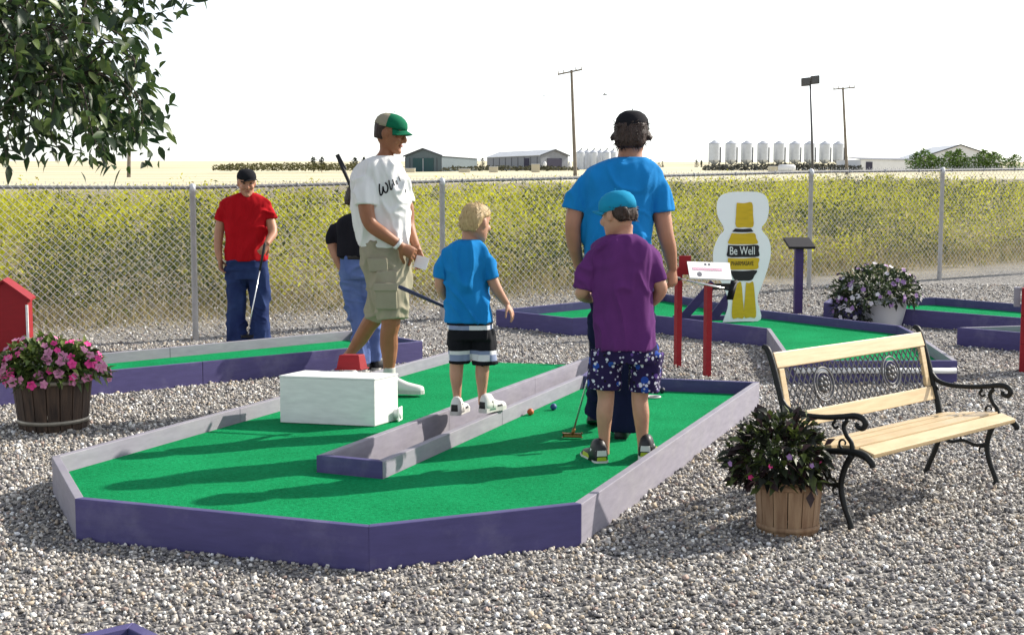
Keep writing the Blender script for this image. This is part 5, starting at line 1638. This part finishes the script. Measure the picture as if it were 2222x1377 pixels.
    def shoe(s, heel, toe_dir, L_, mm, sole_mm, trims=None, high=1.0, pitch=0.0, wid=1.0):
        """heel: ground point under the back of the heel"""
        h = Vector(heel); t = Vector((toe_dir[0], toe_dir[1], 0)).normalized(); t = Vector((t.x * math.cos(pitch), t.y * math.cos(pitch), -math.sin(pitch)))
        sd = Vector((-t.y, t.x, 0)).normalized(); u = t.cross(sd); 
        if u.z < 0: u = -u
        k = L_ / 0.29
        mb = MB(); rr = []
        for x, wd, ht, o in ((0.004, .026, .070 * high, 0), (.018, .035, .096 * high, 0), (.055, .039, .104 * high, 0), (.095, .041, .098 * high, 0), (.13, .042, .082, 0), (.17, .046, .064, 0), (.21, .048, .054, 0), (.25, .043, .046, 0), (.275, .031, .040, 0), (.288, .012, .030, 0)):
            c = h + t * (x * k)
            rr.append([c + sd * (wd * wid * k * math.copysign(abs(math.cos(a)) ** 0.75, math.cos(a))) + u * (0.016 * k + (ht * k) * max(0.0, math.sin(a)) ** 0.8 if math.sin(a) > 0 else 0.016 * k) for a in np.linspace(0, 2 * PI, 21)[:-1]])
        mb.rings(rr)
        sole = MB(); out = [(-.004, .022), (.008, .035), (.05, .038), (.10, .040), (.15, .044), (.2, .051), (.245, .047), (.275, .034), (.291, .012)]
        ring = [(x, w_) for x, w_ in out] + [(x, -w_) for x, w_ in reversed(out)]
        lo = [h + t * (x * k) + sd * (w_ * wid * k) + u * 0.001 for x, w_ in ring]; hi = [p + u * (0.026 * high) * k for p in lo]
        n = len(lo); sole.add(lo + hi, [tuple(range(n)), tuple(reversed(range(n, 2 * n)))] + [(i, i + n, (i + 1) % n + n, (i + 1) % n) for i in range(n)])
        s.kids.append(("shoe", mb, mm)); s.kids.append(("shoe/sole", sole, sole_mm))
        if trims:
            for (x0, x1, z0, z1, tm) in trims:
                for sg in (-1, 1):
                    q = MB()
                    def w_at(x): return np.interp(x, [.004, .02, .055, .095, .13, .17, .21, .25, .275], [.022, .032, .037, .039, .041, .046, .048, .043, .031])
                    P4 = [h + t * (x * k) + sd * (sg * (w_at(x) * wid * (1.0 if z < .05 else .93) + .0025) * k) + u * (z * k) for x, z in ((x0, z0), (x1, z0), (x1, z1), (x0, z1))]
                    P5 = [p - sd * sg * 0.006 for p in P4]
                    q.hexa(P5 if sg > 0 else P4, P4 if sg > 0 else P5)
                    s.kids.append(("shoe/trim", q, tm))
                q = MB()     # and round the heel
                P4 = [h + t * (-0.001 * k) + sd * (y * k) + u * (z * k) for y, z in ((-.027, z0), (.027, z0), (.024, z1), (-.024, z1))]
                q.hexa([p + t * 0.012 for p in P4], P4)
                s.kids.append(("shoe/trim", q, tm))
    def cloth(s, name, mb, mm, voxel=0.008, smooth=5, amp=0.006, freq=(9, 9, 5), seed=0.0):
        me = solidify_union(mb, voxel, smooth)
        if amp: wrinkle(me, amp, freq, seed)
        s.kids.append((name, me, mm))
        return me
    def finish(s, voxel=0.0055):
        me = solidify_union(s.body, voxel, 3)
        me.name = "person"
        me.transform(Matrix.Translation(-s.base))
        ob = link("person", me, s.skin, None, True, s.base)
        tag(ob, s.label, "person")
        last = {}
        for name, m_, mm in s.kids:
            par = ob
            if '/' in name:
                pn, name = name.split('/'); par = last.get(pn, ob)
            if isinstance(m_, MB): o = m_.build(name, mm, par, name not in ("trim", "sole"))
            else:
                m_.transform(Matrix.Translation(-s.base)); m_.materials.clear()
                o = link(name, m_, mm, par, True)
            last[name] = o
        s.ob = ob; s.parts = last
        return ob

def putter(pts, grip_to, head_at, head_dir, label, grip_mm=None, shaft_mm=None, head_mm=None, hl=0.11):
    """pts: grip end -> head; grip_to: share of the length that is grip"""
    a, b = Vector(pts[0]), Vector(pts[-1])
    root = empty("putter", b, label, "putter")
    g = a.lerp(b, grip_to)
    MB().tube([a, a.lerp(g, 0.05), g], [0.011, 0.0135, 0.0105], 10).build("grip", grip_mm or M['rubber'], root, True)
    MB().tube([g, b], 0.0055, 8).build("shaft", shaft_mm or M['chrome'], root, True)
    d = (b - a).normalized()
    if head_at:
        hd = Vector(head_dir).normalized()
        mb = MB()
        mb.tube([b - d * 0.03, b + d * 0.012], 0.009, 10)
        mb.bevbox(b + d * 0.012, hl, 0.018, 0.024, X=hd, Z=(0, 0, 1) if abs(hd.z) < 0.8 else (1, 0, 0), Y=hd.cross(Vector((0, 0, 1))) if abs(hd.z) < 0.8 else (0, 1, 0), b=0.006)
        mb.build("head", head_mm or M['rubber'], root, True)
    return root

# ------------------------------------------------------------------ tall man in the white T-shirt
p = Person(8.75, PZ(845, 852, TZ), "man in white T-shirt, khaki cargo shorts and green cap holding a card", M['skin_tan'])
p.head(846, 290, 0.0, (0.92, -0.26, -0.24), 1.06)
p.cap(M['cap_stone'], M['cap_green'], tilt=0.30, front_mm=M['cap_green'], low=0.040, brim_len=0.06)
p.hair(M['hair_brown'], [(-.045, .0, -.085, .066), (-.01, .012, -.094, .072), (.03, .02, -.099, .075), (.05, .02, -.099, .075)], 0.007, amp=0.002)
p.torso(p.body, [(352, 800, 862, .09, 0), (330, 822, 851, .055, 0.01), (312, 824, 856, .055, 0.0)], e=2)
p.torso(p.body, [(360, 790, 868, .10, 0), (450, 780, 874, .115, 0), (540, 794, 876, .11, 0), (600, 808, 872, .10, 0)])
p.limb(p.body, [(806, 388, -.07, .036), (798, 416, -.13, .052), (794, 442, -.16, .055), (803, 484, -.19, .048), (832, 508, -.20, .044), (862, 528, -.18, .032), (872, 536, -.17, .030)])
p.hand(p.W(868, 533, -.175), (0.80, 0.25, -0.52), (0.25, 0.75, -0.35), 1.12, 0.75, -1)
p.limb(p.body, [(858, 390, .08, .034), (873, 425, .12, .046), (883, 450, .13, .048), (886, 488, .11, .045), (897, 522, .04, .036), (908, 548, -.03, .028)])
p.hand(p.W(906, 543, -.02), (0.25, -0.2, -0.95), (-0.2, -0.95, 0.2), 1.05, 0.6, 1)
p.limb(p.body, [(842, 600, -.08, .09), (848, 660, -.09, .075), (848, 700, -.09, .065), (844, 722, -.08, .060), (844, 748, -.06, .062), (845, 775, -.06, .050), (844, 802, -.06, .038), (846, 835, -.06, .040)])
p.limb(p.body, [(835, 600, .10, .09), (815, 680, .22, .068), (800, 705, .26, .058), (782, 735, .33, .052), (764, 760, .38, .036), (752, 775, .40, .034)])
sh = MB()
p.torso(sh, [(338, 815, 858, .075, 0.0), (346, 798, 864, .12, 0), (358, 782, 870, .15, 0), (380, 768, 879, .165, 0), (410, 763, 885, .16, 0), (450, 764, 887, .15, 0), (490, 769, 889, .145, 0), (520, 780, 889, .145, 0), (536, 787, 888, .148, 0)], e=2.5)
p.limb(sh, [(806, 372, -.06, .052), (798, 394, -.11, .070), (794, 420, -.14, .076), (793, 446, -.155, .075)])
p.limb(sh, [(858, 374, .07, .05), (870, 400, .12, .066), (878, 440, .13, .070)])
shirt_me = p.cloth("shirt", sh, M['white_cotton'], 0.008, 5, 0.019, (8, 8, 5), 1.0)
shirt_bvh = BVHTree.FromPolygons([v.co.copy() for v in shirt_me.vertices], [tuple(f.vertices) for f in shirt_me.polygons])
# hand-drawn lettering across the chest
strokes = [[(265, 560), (262, 640), (268, 740), (295, 840), (325, 825), (350, 760), (360, 625)], [(360, 640), (375, 720), (420, 780), (462, 750), (476, 680), (466, 600), (412, 530)],
           [(505, 468), (515, 540), (540, 650), (555, 705), (582, 680), (588, 560)], [(592, 450), (610, 520), (642, 605)], [(690, 475), (700, 520), (715, 575)], [(745, 378), (762, 430), (785, 490)], [(925, 690), (918, 730), (922, 775)]]
for k, st in enumerate(strokes):
    pts = []
    for x, y in [(q[0], q[1]) for q in catmull(st, 4)]:
        dr = ray(800 + x / 11.47, 350 + y / 11.47).normalized()
        hit = shirt_bvh.ray_cast(CAM, dr)
        if hit[0] is not None: pts.append(hit[0] + hit[1] * 0.0015)
    if len(pts) > 1:
        let = MB(); let.tube(pts, (0.0052 if k < 2 else 0.0042 if k < 4 else 0.0028), 6)
        p.kids.append(("shirt/lettering", let, M['black_cotton']))
so = MB()
p.torso(so, [(520, 785, 884, .14, 0), (545, 782, 888, .15, 0), (575, 788, 891, .15, 0), (600, 794, 890, .145, 0), (630, 802, 888, .13, -.02)], e=2.5)
p.limb(so, [(842, 590, -.05, .130), (846, 640, -.07, .124), (851, 670, -.08, .106), (853, 693, -.09, .100)], 18)
p.limb(so, [(838, 590, .08, .12), (828, 650, .17, .108), (818, 684, .23, .098)], 18)
p.cloth("shorts", so, M['khaki'], 0.008, 4, 0.016, (8, 8, 6), 4.0)
for (x0, x1, y0, y1, dd) in ((815, 862, 618, 672, -.205), (800, 842, 560, 590, -.175)):
    a, b, c, d = p.W(x0, y1, dd), p.W(x1, y1, dd - .0), p.W(x1 - 2, y0, dd + .0), p.W(x0 - 4, y0, dd)
    q = MB(); yv = Vector((0, 0.10, 0)); q.hexa([a + yv, b + yv, b, a], [d + yv, c + yv, c, d])
    p.kids.append(("shorts/pocket", solidify_union(q, 0.006, 3), M['khaki']))
    if y0 > 600:
        q = MB(); a, b = p.W(x0 - 5, y0 + 14, dd - .012), p.W(x1 + 1, y0 + 14, dd - .012); c, d = p.W(x1 + 1, y0 - 4, dd - .002), p.W(x0 - 5, y0 - 4, dd - .002)
        yv = Vector((0, 0.03, 0)); q.hexa([a + yv, b + yv, b, a], [d + yv, c + yv, c, d]); p.kids.append(("shorts/pocket_flap", solidify_union(q, 0.006, 2), M['khaki']))
wr = p.W(863, 529, -.18); dr = (p.W(868, 533, -.175) - p.W(850, 519, -.19)).normalized()
q = MB(); n1 = dr.orthogonal().normalized(); n2 = dr.cross(n1)
q.rings([[wr + dr * z + (n1 * math.cos(a) + n2 * math.sin(a)) * r for a in np.linspace(0, 2 * PI, 19)[:-1]] for r, z in ((.033, -.011), (.038, -.011), (.039, .011), (.033, .011))], closed=True)
p.kids.append(("wrist_band", q, M['white_cotton']))
q = MB(); q.torso = None
p.limb(q, [(845, 797, -.06, .041), (845, 808, -.06, .042), (846, 835, -.06, .046)]); p.kids.append(("sock", q, M['sole_grey']))
p.shoe(p.W(832, 852, -.03) * 1.0, (0.98, -0.18), 0.285, M['shoe_white'], M['sole_grey'])
hl_ = PZ(722, 868, 0.0); hl_ = Vector((p.W(738, 800, .40).x, p.Y + .42, 0.14))
p.shoe(hl_, (0.95, -0.32), 0.285, M['shoe_white'], M['sole_grey'], pitch=0.42)
p.finish()
# the card in his hands
ca = [p.W(897, 578, -.10), p.W(924, 586, -.14), p.W(932, 560, -.10), p.W(905, 553, -.06)]
nv = (ca[1] - ca[0]).cross(ca[3] - ca[0]).normalized()
cd = MB().hexa([q - nv * 0.001 for q in ca], [q + nv * 0.001 for q in ca]).build("score_card", M['paper'], None, origin=ca[0])
tag(cd, "white score card held by the man in the white T-shirt", "card")
# dark stick behind his shoulder
root = putter([PY(735, 345, 9.15), PY(790, 470, 9.1)], 0.8, False, (1, 0, 0), "dark putter grip sticking up behind the white T-shirt's shoulder", shaft_mm=M['rubber'])
MB().bevbox(PY(740, 352, 9.15), 0.12, 0.025, 0.03, X=(0.45, 0, -0.9), b=0.006, Y=(0, 1, 0), Z=(0.9, 0, 0.45)).build("head", M['rubber'], root)

# ------------------------------------------------------------------ man in the bright blue T-shirt, seen from behind
p = Person(7.15, PZ(1345, 955, TZ), "man in bright blue T-shirt and black cap with his back turned", M['skin_mid'])
p.head(1371, 294, 0.0, (0.20, 0.96, -0.14), 1.05)
p.cap(M['cap_black'], M['cap_black'], low=0.02, tilt=0.2)
def flips(mb):
    for sg in (-1, 1):
        q = p.hq
        mb.tube([q(-.01, .070 * sg, .02), q(-.03, .088 * sg, -.012), q(-.035, .104 * sg, -.025), q(-.03, .112 * sg, -.012)], [.02 * p.hs, .02 * p.hs, .014 * p.hs, .004 * p.hs], 8)
p.hair(M['hair_brown'], [(-.075, -.045, -.085, .055), (-.05, -.01, -.098, .070), (-.01, .01, -.103, .076), (.03, .01, -.103, .078), (.05, .0, -.10, .076)], 0.010, strands=380, spread=0.022, extra=flips)
p.torso(p.body, [(362, 1330, 1402, .08, 0), (340, 1340, 1394, .060, .01), (312, 1343, 1393, .058, .01)], e=2)
p.torso(p.body, [(370, 1290, 1420, .09, 0), (450, 1275, 1405, .11, 0), (560, 1285, 1400, .11, 0), (640, 1290, 1408, .11, 0)])
p.limb(p.body, [(1294, 396, .0, .034), (1265, 426, .0, .048), (1250, 457, .0, .051), (1243, 490, -.02, .044), (1246, 530, .01, .041), (1254, 568, .06, .030), (1256, 580, .07, .028)])
p.hand(p.W(1255, 578, .07), (0.08, 0.25, -0.95), (0.95, 0.1, 0.1), 1.0, 0.5, 1)
p.limb(p.body, [(1406, 396, .0, .034), (1427, 428, .0, .048), (1435, 460, .0, .052), (1444, 508, -.01, .046), (1452, 540, .02, .042), (1458, 575, .07, .030), (1459, 585, .08, .028)])
p.hand(p.W(1459, 582, .08), (0.05, 0.1, -0.99), (-0.6, 0.75, 0.0), 1.0, 0.9, -1)
for sg, pts in ((0, [(1320, 640, 0, .08), (1312, 780, .06, .06), (1300, 850, .20, .05), (1296, 890, .28, .04)]), (1, [(1380, 640, 0, .08), (1372, 780, 0, .06), (1360, 860, 0, .05), (1354, 925, 0, .04)])):
    p.limb(p.body, pts)
sh = MB()
p.torso(sh, [(341, 1334, 1402, .075, 0), (349, 1310, 1416, .095, 0), (361, 1284, 1428, .115, 0), (378, 1268, 1436, .13, 0), (400, 1263, 1434, .138, 0), (425, 1265, 1420, .14, 0), (460, 1266, 1414, .14, 0), (510, 1268, 1412, .14, 0), (560, 1270, 1412, .14, 0), (600, 1272, 1414, .145, 0)], e=2.5)
p.limb(sh, [(1300, 382, 0, .050), (1278, 399, 0, .062), (1258, 426, 0, .068), (1249, 456, 0, .069)])
p.limb(sh, [(1402, 382, 0, .050), (1420, 399, 0, .062), (1431, 426, 0, .068), (1435, 460, 0, .069)])
p.cloth("shirt", sh, M['blue_cotton'], 0.008, 5, 0.019, (7, 7, 4), 17.3)
jn = MB()
p.torso(jn, [(595, 1278, 1412, .13, 0), (640, 1280, 1415, .135, 0), (680, 1284, 1416, .13, 0), (710, 1290, 1412, .11, 0)], e=2.5)
p.limb(jn, [(1318, 680, 0, .105), (1313, 780, .06, .085), (1303, 850, .20, .075), (1298, 898, .28, .072)], 16)
p.limb(jn, [(1382, 680, 0, .105), (1372, 780, 0, .085), (1360, 860, 0, .076), (1354, 935, 0, .074)], 16)
p.cloth("jeans", jn, M['denim_dark'], 0.009, 4, 0.016, (8, 8, 7), 6.0)
p.shoe(p.W(1346, 962, -.02), (0.15, 0.98), 0.285, M['shoe_black'], M['shoe_black'])
hp_ = p.W(1288, 905, .22); p.shoe(Vector((hp_.x, hp_.y, hp_.z - 0.02)), (0.1, 0.99), 0.28, M['shoe_black'], M['shoe_black'], pitch=0.25)
p.finish()
ha = p.W(1460, 602, .12); hb2 = PY(1584, 628, 7.25)
putter([ha + (ha - hb2) * 0.12, hb2], 0.22, True, (0.25, 0.1, 1.0), "putter held out level by the man in the blue T-shirt", hl=0.10)

# ------------------------------------------------------------------ boy in the purple T-shirt
p = Person(6.55, PZ(1350, 1005, TZ), "boy in purple T-shirt, floral shorts and turquoise cap, back turned", M['skin_fair'])
p.head(1341, 466, 0.0, (-0.66, 0.72, -0.20), 0.95, nose=0.6)
p.cap(M['cap_turq'], M['cap_turq'], low=0.018, tilt=0.05, brim_dir=(-0.82, 0.55, -0.02), brim_len=0.062)
p.hair(M['hair_brown'], [(-.045, -.05, -.085, .056), (-.02, -.015, -.096, .070), (.01, .0, -.10, .075), (.03, .0, -.10, .075)], 0.007, strands=200, spread=0.012)
p.torso(p.body, [(525, 1322, 1382, .07, 0), (508, 1330, 1373, .045, .0), (488, 1330, 1374, .045, .0)], e=2)
p.torso(p.body, [(530, 1305, 1395, .075, 0), (600, 1300, 1405, .085, 0), (700, 1308, 1408, .085, 0), (770, 1312, 1410, .08, 0)])
p.limb(p.body, [(1306, 556, 0, .026), (1281, 596, 0, .036), (1269, 624, 0, .036), (1262, 638, .02, .033), (1280, 646, .12, .028), (1305, 640, .22, .022)])
p.hand(p.W(1302, 641, .21), (0.7, 0.5, 0.1), (0.3, 0.0, -0.9), 0.82, 0.9, 1)
p.limb(p.body, [(1396, 556, 0, .026), (1418, 588, 0, .034), (1428, 610, 0, .036), (1434, 628, .01, .034), (1420, 650, .08, .029), (1400, 664, .18, .022)])
p.hand(p.W(1402, 663, .17), (-0.7, 0.6, -0.2), (-0.2, 0.2, -0.9), 0.82, 0.9, -1)
p.limb(p.body, [(1320, 770, 0, .055), (1314, 830, 0, .050), (1315, 862, 0, .043), (1312, 895, -.01, .0425), (1311, 930, 0, .034), (1312, 965, 0, .026), (1311, 985, 0, .028)])
p.limb(p.body, [(1396, 770, 0, .055), (1392, 830, 0, .050), (1388, 862, 0, .043), (1391, 895, -.01, .0425), (1393, 930, 0, .034), (1394, 962, 0, .026), (1395, 980, 0, .028)])
sh = MB()
p.torso(sh, [(507, 1328, 1377, .058, 0), (514, 1311, 1390, .075, 0), (524, 1295, 1404, .09, 0), (540, 1285, 1414, .10, 0), (560, 1284, 1417, .105, 0), (590, 1286, 1416, .11, 0), (640, 1286, 1416, .115, 0), (690, 1291, 1418, .12, 0), (735, 1295, 1423, .125, 0), (756, 1297, 1424, .127, 0)], e=2.5)
p.limb(sh, [(1312, 540, 0, .040), (1294, 560, 0, .050), (1276, 595, 0, .055), (1269, 628, 0, .056)])
p.limb(sh, [(1392, 540, 0, .040), (1407, 558, 0, .049), (1420, 585, 0, .051), (1427, 611, 0, .050)])
p.cloth("shirt", sh, M['purple_cotton'], 0.0075, 5, 0.019, (9, 9, 4), 21.0)
so = MB()
p.torso(so, [(742, 1300, 1422, .115, 0), (765, 1297, 1427, .12, 0), (785, 1295, 1429, .115, 0)], e=2.5)
p.limb(so, [(1322, 765, 0, .092), (1315, 800, 0, .087), (1311, 843, 0, .083)], 18)
p.limb(so, [(1398, 765, 0, .092), (1398, 800, 0, .085), (1396, 848, 0, .083)], 18)
p.cloth("shorts", so, M['floral'], 0.0075, 4, 0.016, (9, 9, 7), 8.0)
tr = [(.10, .19, .036, .056, M['lime']), (.015, .085, .062, .092, M['shoe_white'])]
p.shoe(p.W(1306, 1014, -.07), (-0.22, 0.97), 0.275, M['shoe_black'], M['shoe_white'], trims=tr, wid=1.12, high=1.3)
p.shoe(p.W(1400, 1004, -.07), (0.18, 0.98), 0.275, M['shoe_black'], M['shoe_white'], trims=tr, wid=1.12, high=1.3)
p.finish()
ph = PZ(1241, 944, TZ + 0.02)
putter([PY(1312, 690, 6.95), ph + Vector((0.005, 0, 0.012))], 0.24, True, (0.98, -0.15, 0.0), "putter with brass head held by the boy in purple", head_mm=M['brass'], hl=0.105)

# ------------------------------------------------------------------ blond boy in the blue T-shirt
p = Person(7.5, PZ(1020, 896, BH), "blond boy in blue T-shirt and black shorts standing on the channel board", M['skin_fair'])
p.head(1033, 483, 0.0, (0.58, 0.80, -0.16), 0.93, nose=0.55)
p.hair(M['hair_blond'], [(-.062, -.062, -.078, .045), (-.045, -.052, -.086, .056), (-.03, -.04, -.091, .063), (-.01, -.02, -.097, .070), (.02, .0, -.101, .075), (.05, .075, -.102, .077), (.08, .088, -.094, .070), (.105, .062, -.070, .053), (.118, .03, -.035, .028), (.122, .005, -.010, .008)], 0.008, strands=700, spread=0.013)
p.torso(p.body, [(535, 990, 1046, .06, 0), (520, 1001, 1040, .040, .0), (500, 1003, 1042, .042, .0)], e=2)
p.torso(p.body, [(540, 978, 1046, .065, 0), (600, 980, 1044, .075, 0), (680, 982, 1052, .075, 0), (735, 986, 1056, .07, 0)])
p.limb(p.body, [(984, 560, 0, .024), (963, 584, 0, .032), (956, 604, 0, .033), (956, 624, .02, .031), (966, 642, .10, .027), (980, 652, .2, .021)])
p.hand(p.W(978, 650, .19), (0.6, 0.7, -0.2), (0.5, -0.2, -0.8), 0.75, 0.9, 1)
p.limb(p.body, [(1042, 560, 0, .024), (1059, 584, 0, .032), (1068, 605, 0, .034), (1076, 624, 0, .033), (1088, 644, .02, .028), (1098, 657, .03, .021), (1101, 661, .03, .020)])
p.hand(p.W(1099, 658, .03), (0.50, 0.05, -0.86), (-0.75, 0.3, -0.4), 0.74, 0.35, -1, 0.3)
p.limb(p.body, [(996, 735, 0, .05), (991, 790, 0, .042), (990, 815, -.005, .039), (991, 840, 0, .030), (992, 862, 0, .024), (992, 880, 0, .025)])
p.limb(p.body, [(1048, 735, 0, .05), (1047, 790, 0, .042), (1046, 815, -.005, .039), (1046, 840, 0, .030), (1046, 862, 0, .024), (1047, 878, 0, .025)])
sh = MB()
p.torso(sh, [(519, 996, 1042, .050, 0), (525, 982, 1048, .068, 0), (535, 969, 1056, .082, 0), (550, 962, 1060, .09, 0), (568, 964, 1056, .095, 0), (600, 968, 1052, .10, 0), (640, 970, 1056, .105, 0), (675, 968, 1063, .11, 0), (699, 966, 1067, .115, 0)], e=2.5)
p.limb(sh, [(986, 546, 0, .038), (972, 560, 0, .045), (960, 582, 0, .048), (955, 604, 0, .047)])
p.limb(sh, [(1040, 546, 0, .038), (1050, 560, 0, .045), (1061, 582, 0, .048), (1068, 605, 0, .047)])
p.cloth("shirt", sh, M['blue_cotton'], 0.0075, 5, 0.019, (9, 9, 4), 31.0)
so = MB()
p.torso(so, [(692, 972, 1066, .105, 0), (712, 972, 1070, .108, 0), (735, 974, 1074, .105, 0)], e=2.5)
p.limb(so, [(996, 720, 0, .078), (996, 755, 0, .070), (996, 788, 0, .064)], 18)
p.limb(so, [(1046, 720, 0, .078), (1051, 755, 0, .074), (1053, 790, 0, .072)], 18)
p.cloth("shorts", so, M['check'], 0.0075, 4, 0.016, (9, 9, 7), 14.0)
tr = [(.015, .09, .036, .085, M['shoe_black']), (.14, .2, .034, .05, M['shoe_black'])]
p.shoe(p.W(986, 902, -.06), (0.25, 0.97), 0.225, M['shoe_white'], M['sole_grey'], trims=tr, wid=1.1, high=1.25)
p.shoe(p.W(1046, 896, -.055), (0.55, 0.83), 0.225, M['shoe_white'], M['sole_grey'], trims=tr, wid=1.1, high=1.25)
p.finish()
putter([PY(866, 622, 7.9), PY(972, 668, 7.68), PY(1000, 680, 7.65)], 0.75, False, (1, 0, 0), "dark blue putter grip reaching from the blond boy towards the cargo shorts", grip_mm=M['blue_shaft'])

# ------------------------------------------------------------------ man in the red T-shirt at the fence
p = Person(12.35, Vector((PY(536, 745, 12.35).x, 12.35, 0)), "man in red T-shirt, blue jeans and black cap looking down at his putter", M['skin_mid'])
p.head(535, 397, -0.05, (0.28, -0.93, -0.20), 1.04)
p.cap(M['cap_black'], M['cap_black'], tilt=0.05, brim_dir=(0.62, -0.76, -0.16), low=0.045, brim_len=0.055)
p.hair(M['hair_brown'], [(-.03, -.02, -.085, .066), (.0, .0, -.095, .073), (.03, .01, -.10, .076), (.05, .01, -.10, .076)], 0.006, amp=0.002)
p.torso(p.body, [(432, 512, 556, .08, 0), (416, 521, 551, .058, .0), (400, 522, 550, .055, -.02)], e=2)
p.torso(p.body, [(440, 500, 570, .09, 0), (500, 500, 570, .10, 0), (580, 503, 569, .09, 0)])
p.limb(p.body, [(500, 456, 0, .032), (485, 468, 0, .046), (479, 484, 0, .049), (474, 520, -.02, .043), (474, 545, -.04, .036), (477, 563, -.06, .027)])
p.hand(p.W(477, 561, -.06), (0.12, -0.1, -0.98), (0.9, -0.2, 0.1), 1.05, 0.5, -1)
p.limb(p.body, [(567, 456, 0, .032), (581, 467, -.01, .046), (587, 482, -.02, .049), (592, 505, -.08, .043), (584, 520, -.16, .036), (578, 530, -.22, .028)])
p.hand(p.W(579, 529, -.21), (-0.45, -0.35, -0.8), (-0.5, 0.75, -0.1), 1.0, 0.95, 1)
p.limb(p.body, [(514, 585, 0, .075), (513, 660, 0, .06), (514, 740, 0, .045)])
p.limb(p.body, [(558, 585, 0, .075), (563, 660, 0, .06), (565, 740, 0, .045)])
sh = MB()
p.torso(sh, [(418, 519, 553, .075, 0), (424, 502, 567, .095, 0), (431, 487, 579, .115, 0), (442, 479, 586, .13, 0), (456, 482, 584, .135, 0), (490, 488, 579, .14, 0), (530, 490, 578, .14, 0), (566, 490, 580, .145, 0)], e=2.5)
p.limb(sh, [(500, 444, 0, .046), (491, 453, 0, .056), (483, 466, 0, .062), (479, 480, 0, .063)])
p.limb(sh, [(568, 444, 0, .046), (576, 452, 0, .056), (583, 464, -.01, .062), (586, 476, -.015, .063)])
p.cloth("shirt", sh, M['red_cotton'], 0.010, 5, 0.019, (7, 7, 4), 41.0)
jn = MB()
p.torso(jn, [(563, 492, 580, .13, 0), (585, 492, 581, .135, 0), (605, 494, 581, .12, 0)], e=2.5)
p.limb(jn, [(515, 595, 0, .105), (514, 650, 0, .092), (513, 700, 0, .092), (515, 742, 0, .098)], 16)
p.limb(jn, [(560, 595, 0, .105), (564, 650, 0, .088), (565, 700, 0, .086), (566, 740, 0, .094)], 16)
p.cloth("jeans", jn, M['denim'], 0.010, 4, 0.016, (7, 7, 6), 9.0)
p.shoe(Vector((p.W(513, 750).x, p.Y + .10, 0)), (-0.15, -0.98), 0.285, M['shoe_black'], M['sole_grey'])
p.shoe(Vector((p.W(568, 750).x, p.Y + .10, 0)), (0.2, -0.98), 0.285, M['shoe_black'], M['sole_grey'])
p.finish()
putter([PY(575, 527, 12.0), PY(537, 727, 11.75)], 0.30, True, (0.9, 0.3, 0.0), "steel putter held by the man in the red T-shirt", grip_mm=M['rubber'])

# ------------------------------------------------------------------ man in black behind the white T-shirt
p = Person(10.6, PZ(790, 803, 0), "man in black shirt and faded jeans standing behind the man in white", M['skin_mid'])
p.head(778, 432, 0.0, (0.55, 0.80, -0.25), 1.05)
p.hair(M['hair_brown'], [(-.06, -.03, -.088, .062), (-.03, -.01, -.098, .072), (.0, .0, -.101, .075), (.03, .06, -.102, .077), (.07, .088, -.098, .074), (.1, .065, -.075, .055), (.118, .02, -.03, .025)], 0.010, strands=200)
p.torso(p.body, [(480, 752, 806, .08, 0), (465, 765, 792, .058, 0), (448, 766, 792, .056, 0)], e=2)
p.torso(p.body, [(490, 735, 812, .09, 0), (540, 744, 804, .10, 0), (590, 748, 800, .09, 0)])
p.limb(p.body, [(744, 498, 0, .030), (728, 510, 0, .044), (722, 530, 0, .046), (728, 550, -.02, .042), (735, 570, -.03, .034), (742, 585, -.02, .028)])
p.hand(p.W(741, 583, -.02), (0.4, 0.2, -0.9), (0.8, 0.4, 0.2), 1.0, 0.8, -1)
p.limb(p.body, [(804, 498, 0, .030), (817, 512, .01, .044), (822, 534, .05, .045), (822, 560, .12, .04), (815, 580, .2, .03)])
p.hand(p.W(816, 578, .2), (-0.3, 0.6, -0.7), (-0.7, 0.1, -0.4), 1.0, 0.8, 1)
p.limb(p.body, [(764, 595, 0, .07), (774, 680, 0, .05), (785, 780, 0, .04)])
p.limb(p.body, [(790, 595, 0, .07), (807, 670, .04, .045), (812, 775, .1, .04)])
sh = MB()
p.torso(sh, [(462, 762, 796, .07, 0), (468, 744, 808, .10, 0), (480, 732, 816, .12, 0), (500, 730, 818, .125, 0), (530, 733, 812, .125, 0), (556, 735, 808, .13, 0)], e=2.5)
p.limb(sh, [(744, 488, 0, .045), (729, 500, 0, .058), (721, 515, 0, .060), (722, 528, 0, .058)])
p.limb(sh, [(804, 488, 0, .045), (816, 502, 0, .058), (823, 528, .03, .058)])
p.cloth("shirt", sh, M['black_cotton'], 0.010, 5, 0.019, (7, 7, 4), 51.0)
jn = MB()
p.torso(jn, [(553, 737, 806, .125, 0), (580, 738, 810, .13, 0), (605, 742, 812, .12, 0)], e=2.5)
p.limb(jn, [(762, 590, 0, .096), (767, 640, 0, .082), (776, 690, 0, .070), (783, 740, 0, .066), (786, 790, 0, .068)], 16)
p.limb(jn, [(792, 590, 0, .092), (802, 640, .03, .076), (810, 690, .05, .066), (812, 740, .08, .064), (812, 782, .1, .066)], 16)
p.cloth("jeans", jn, M['denim_pale'], 0.010, 4, 0.016, (7, 7, 6), 61.0)
bl_ = MB(); p.torso(bl_, [(553, 736, 807, .131, 0), (556, 736, 807, .132, 0), (561, 737, 808, .133, 0)], sub=1); p.kids.append(("belt", bl_, M['leather_belt']))
p.shoe(Vector((p.W(786, 800).x, p.Y - .06, 0)), (0.3, 0.95), 0.285, M['shoe_black'], M['sole_grey'])
p.shoe(Vector((p.W(812, 800).x, p.Y + .04, 0)), (0.45, 0.9), 0.285, M['shoe_black'], M['sole_grey'])
p.finish()
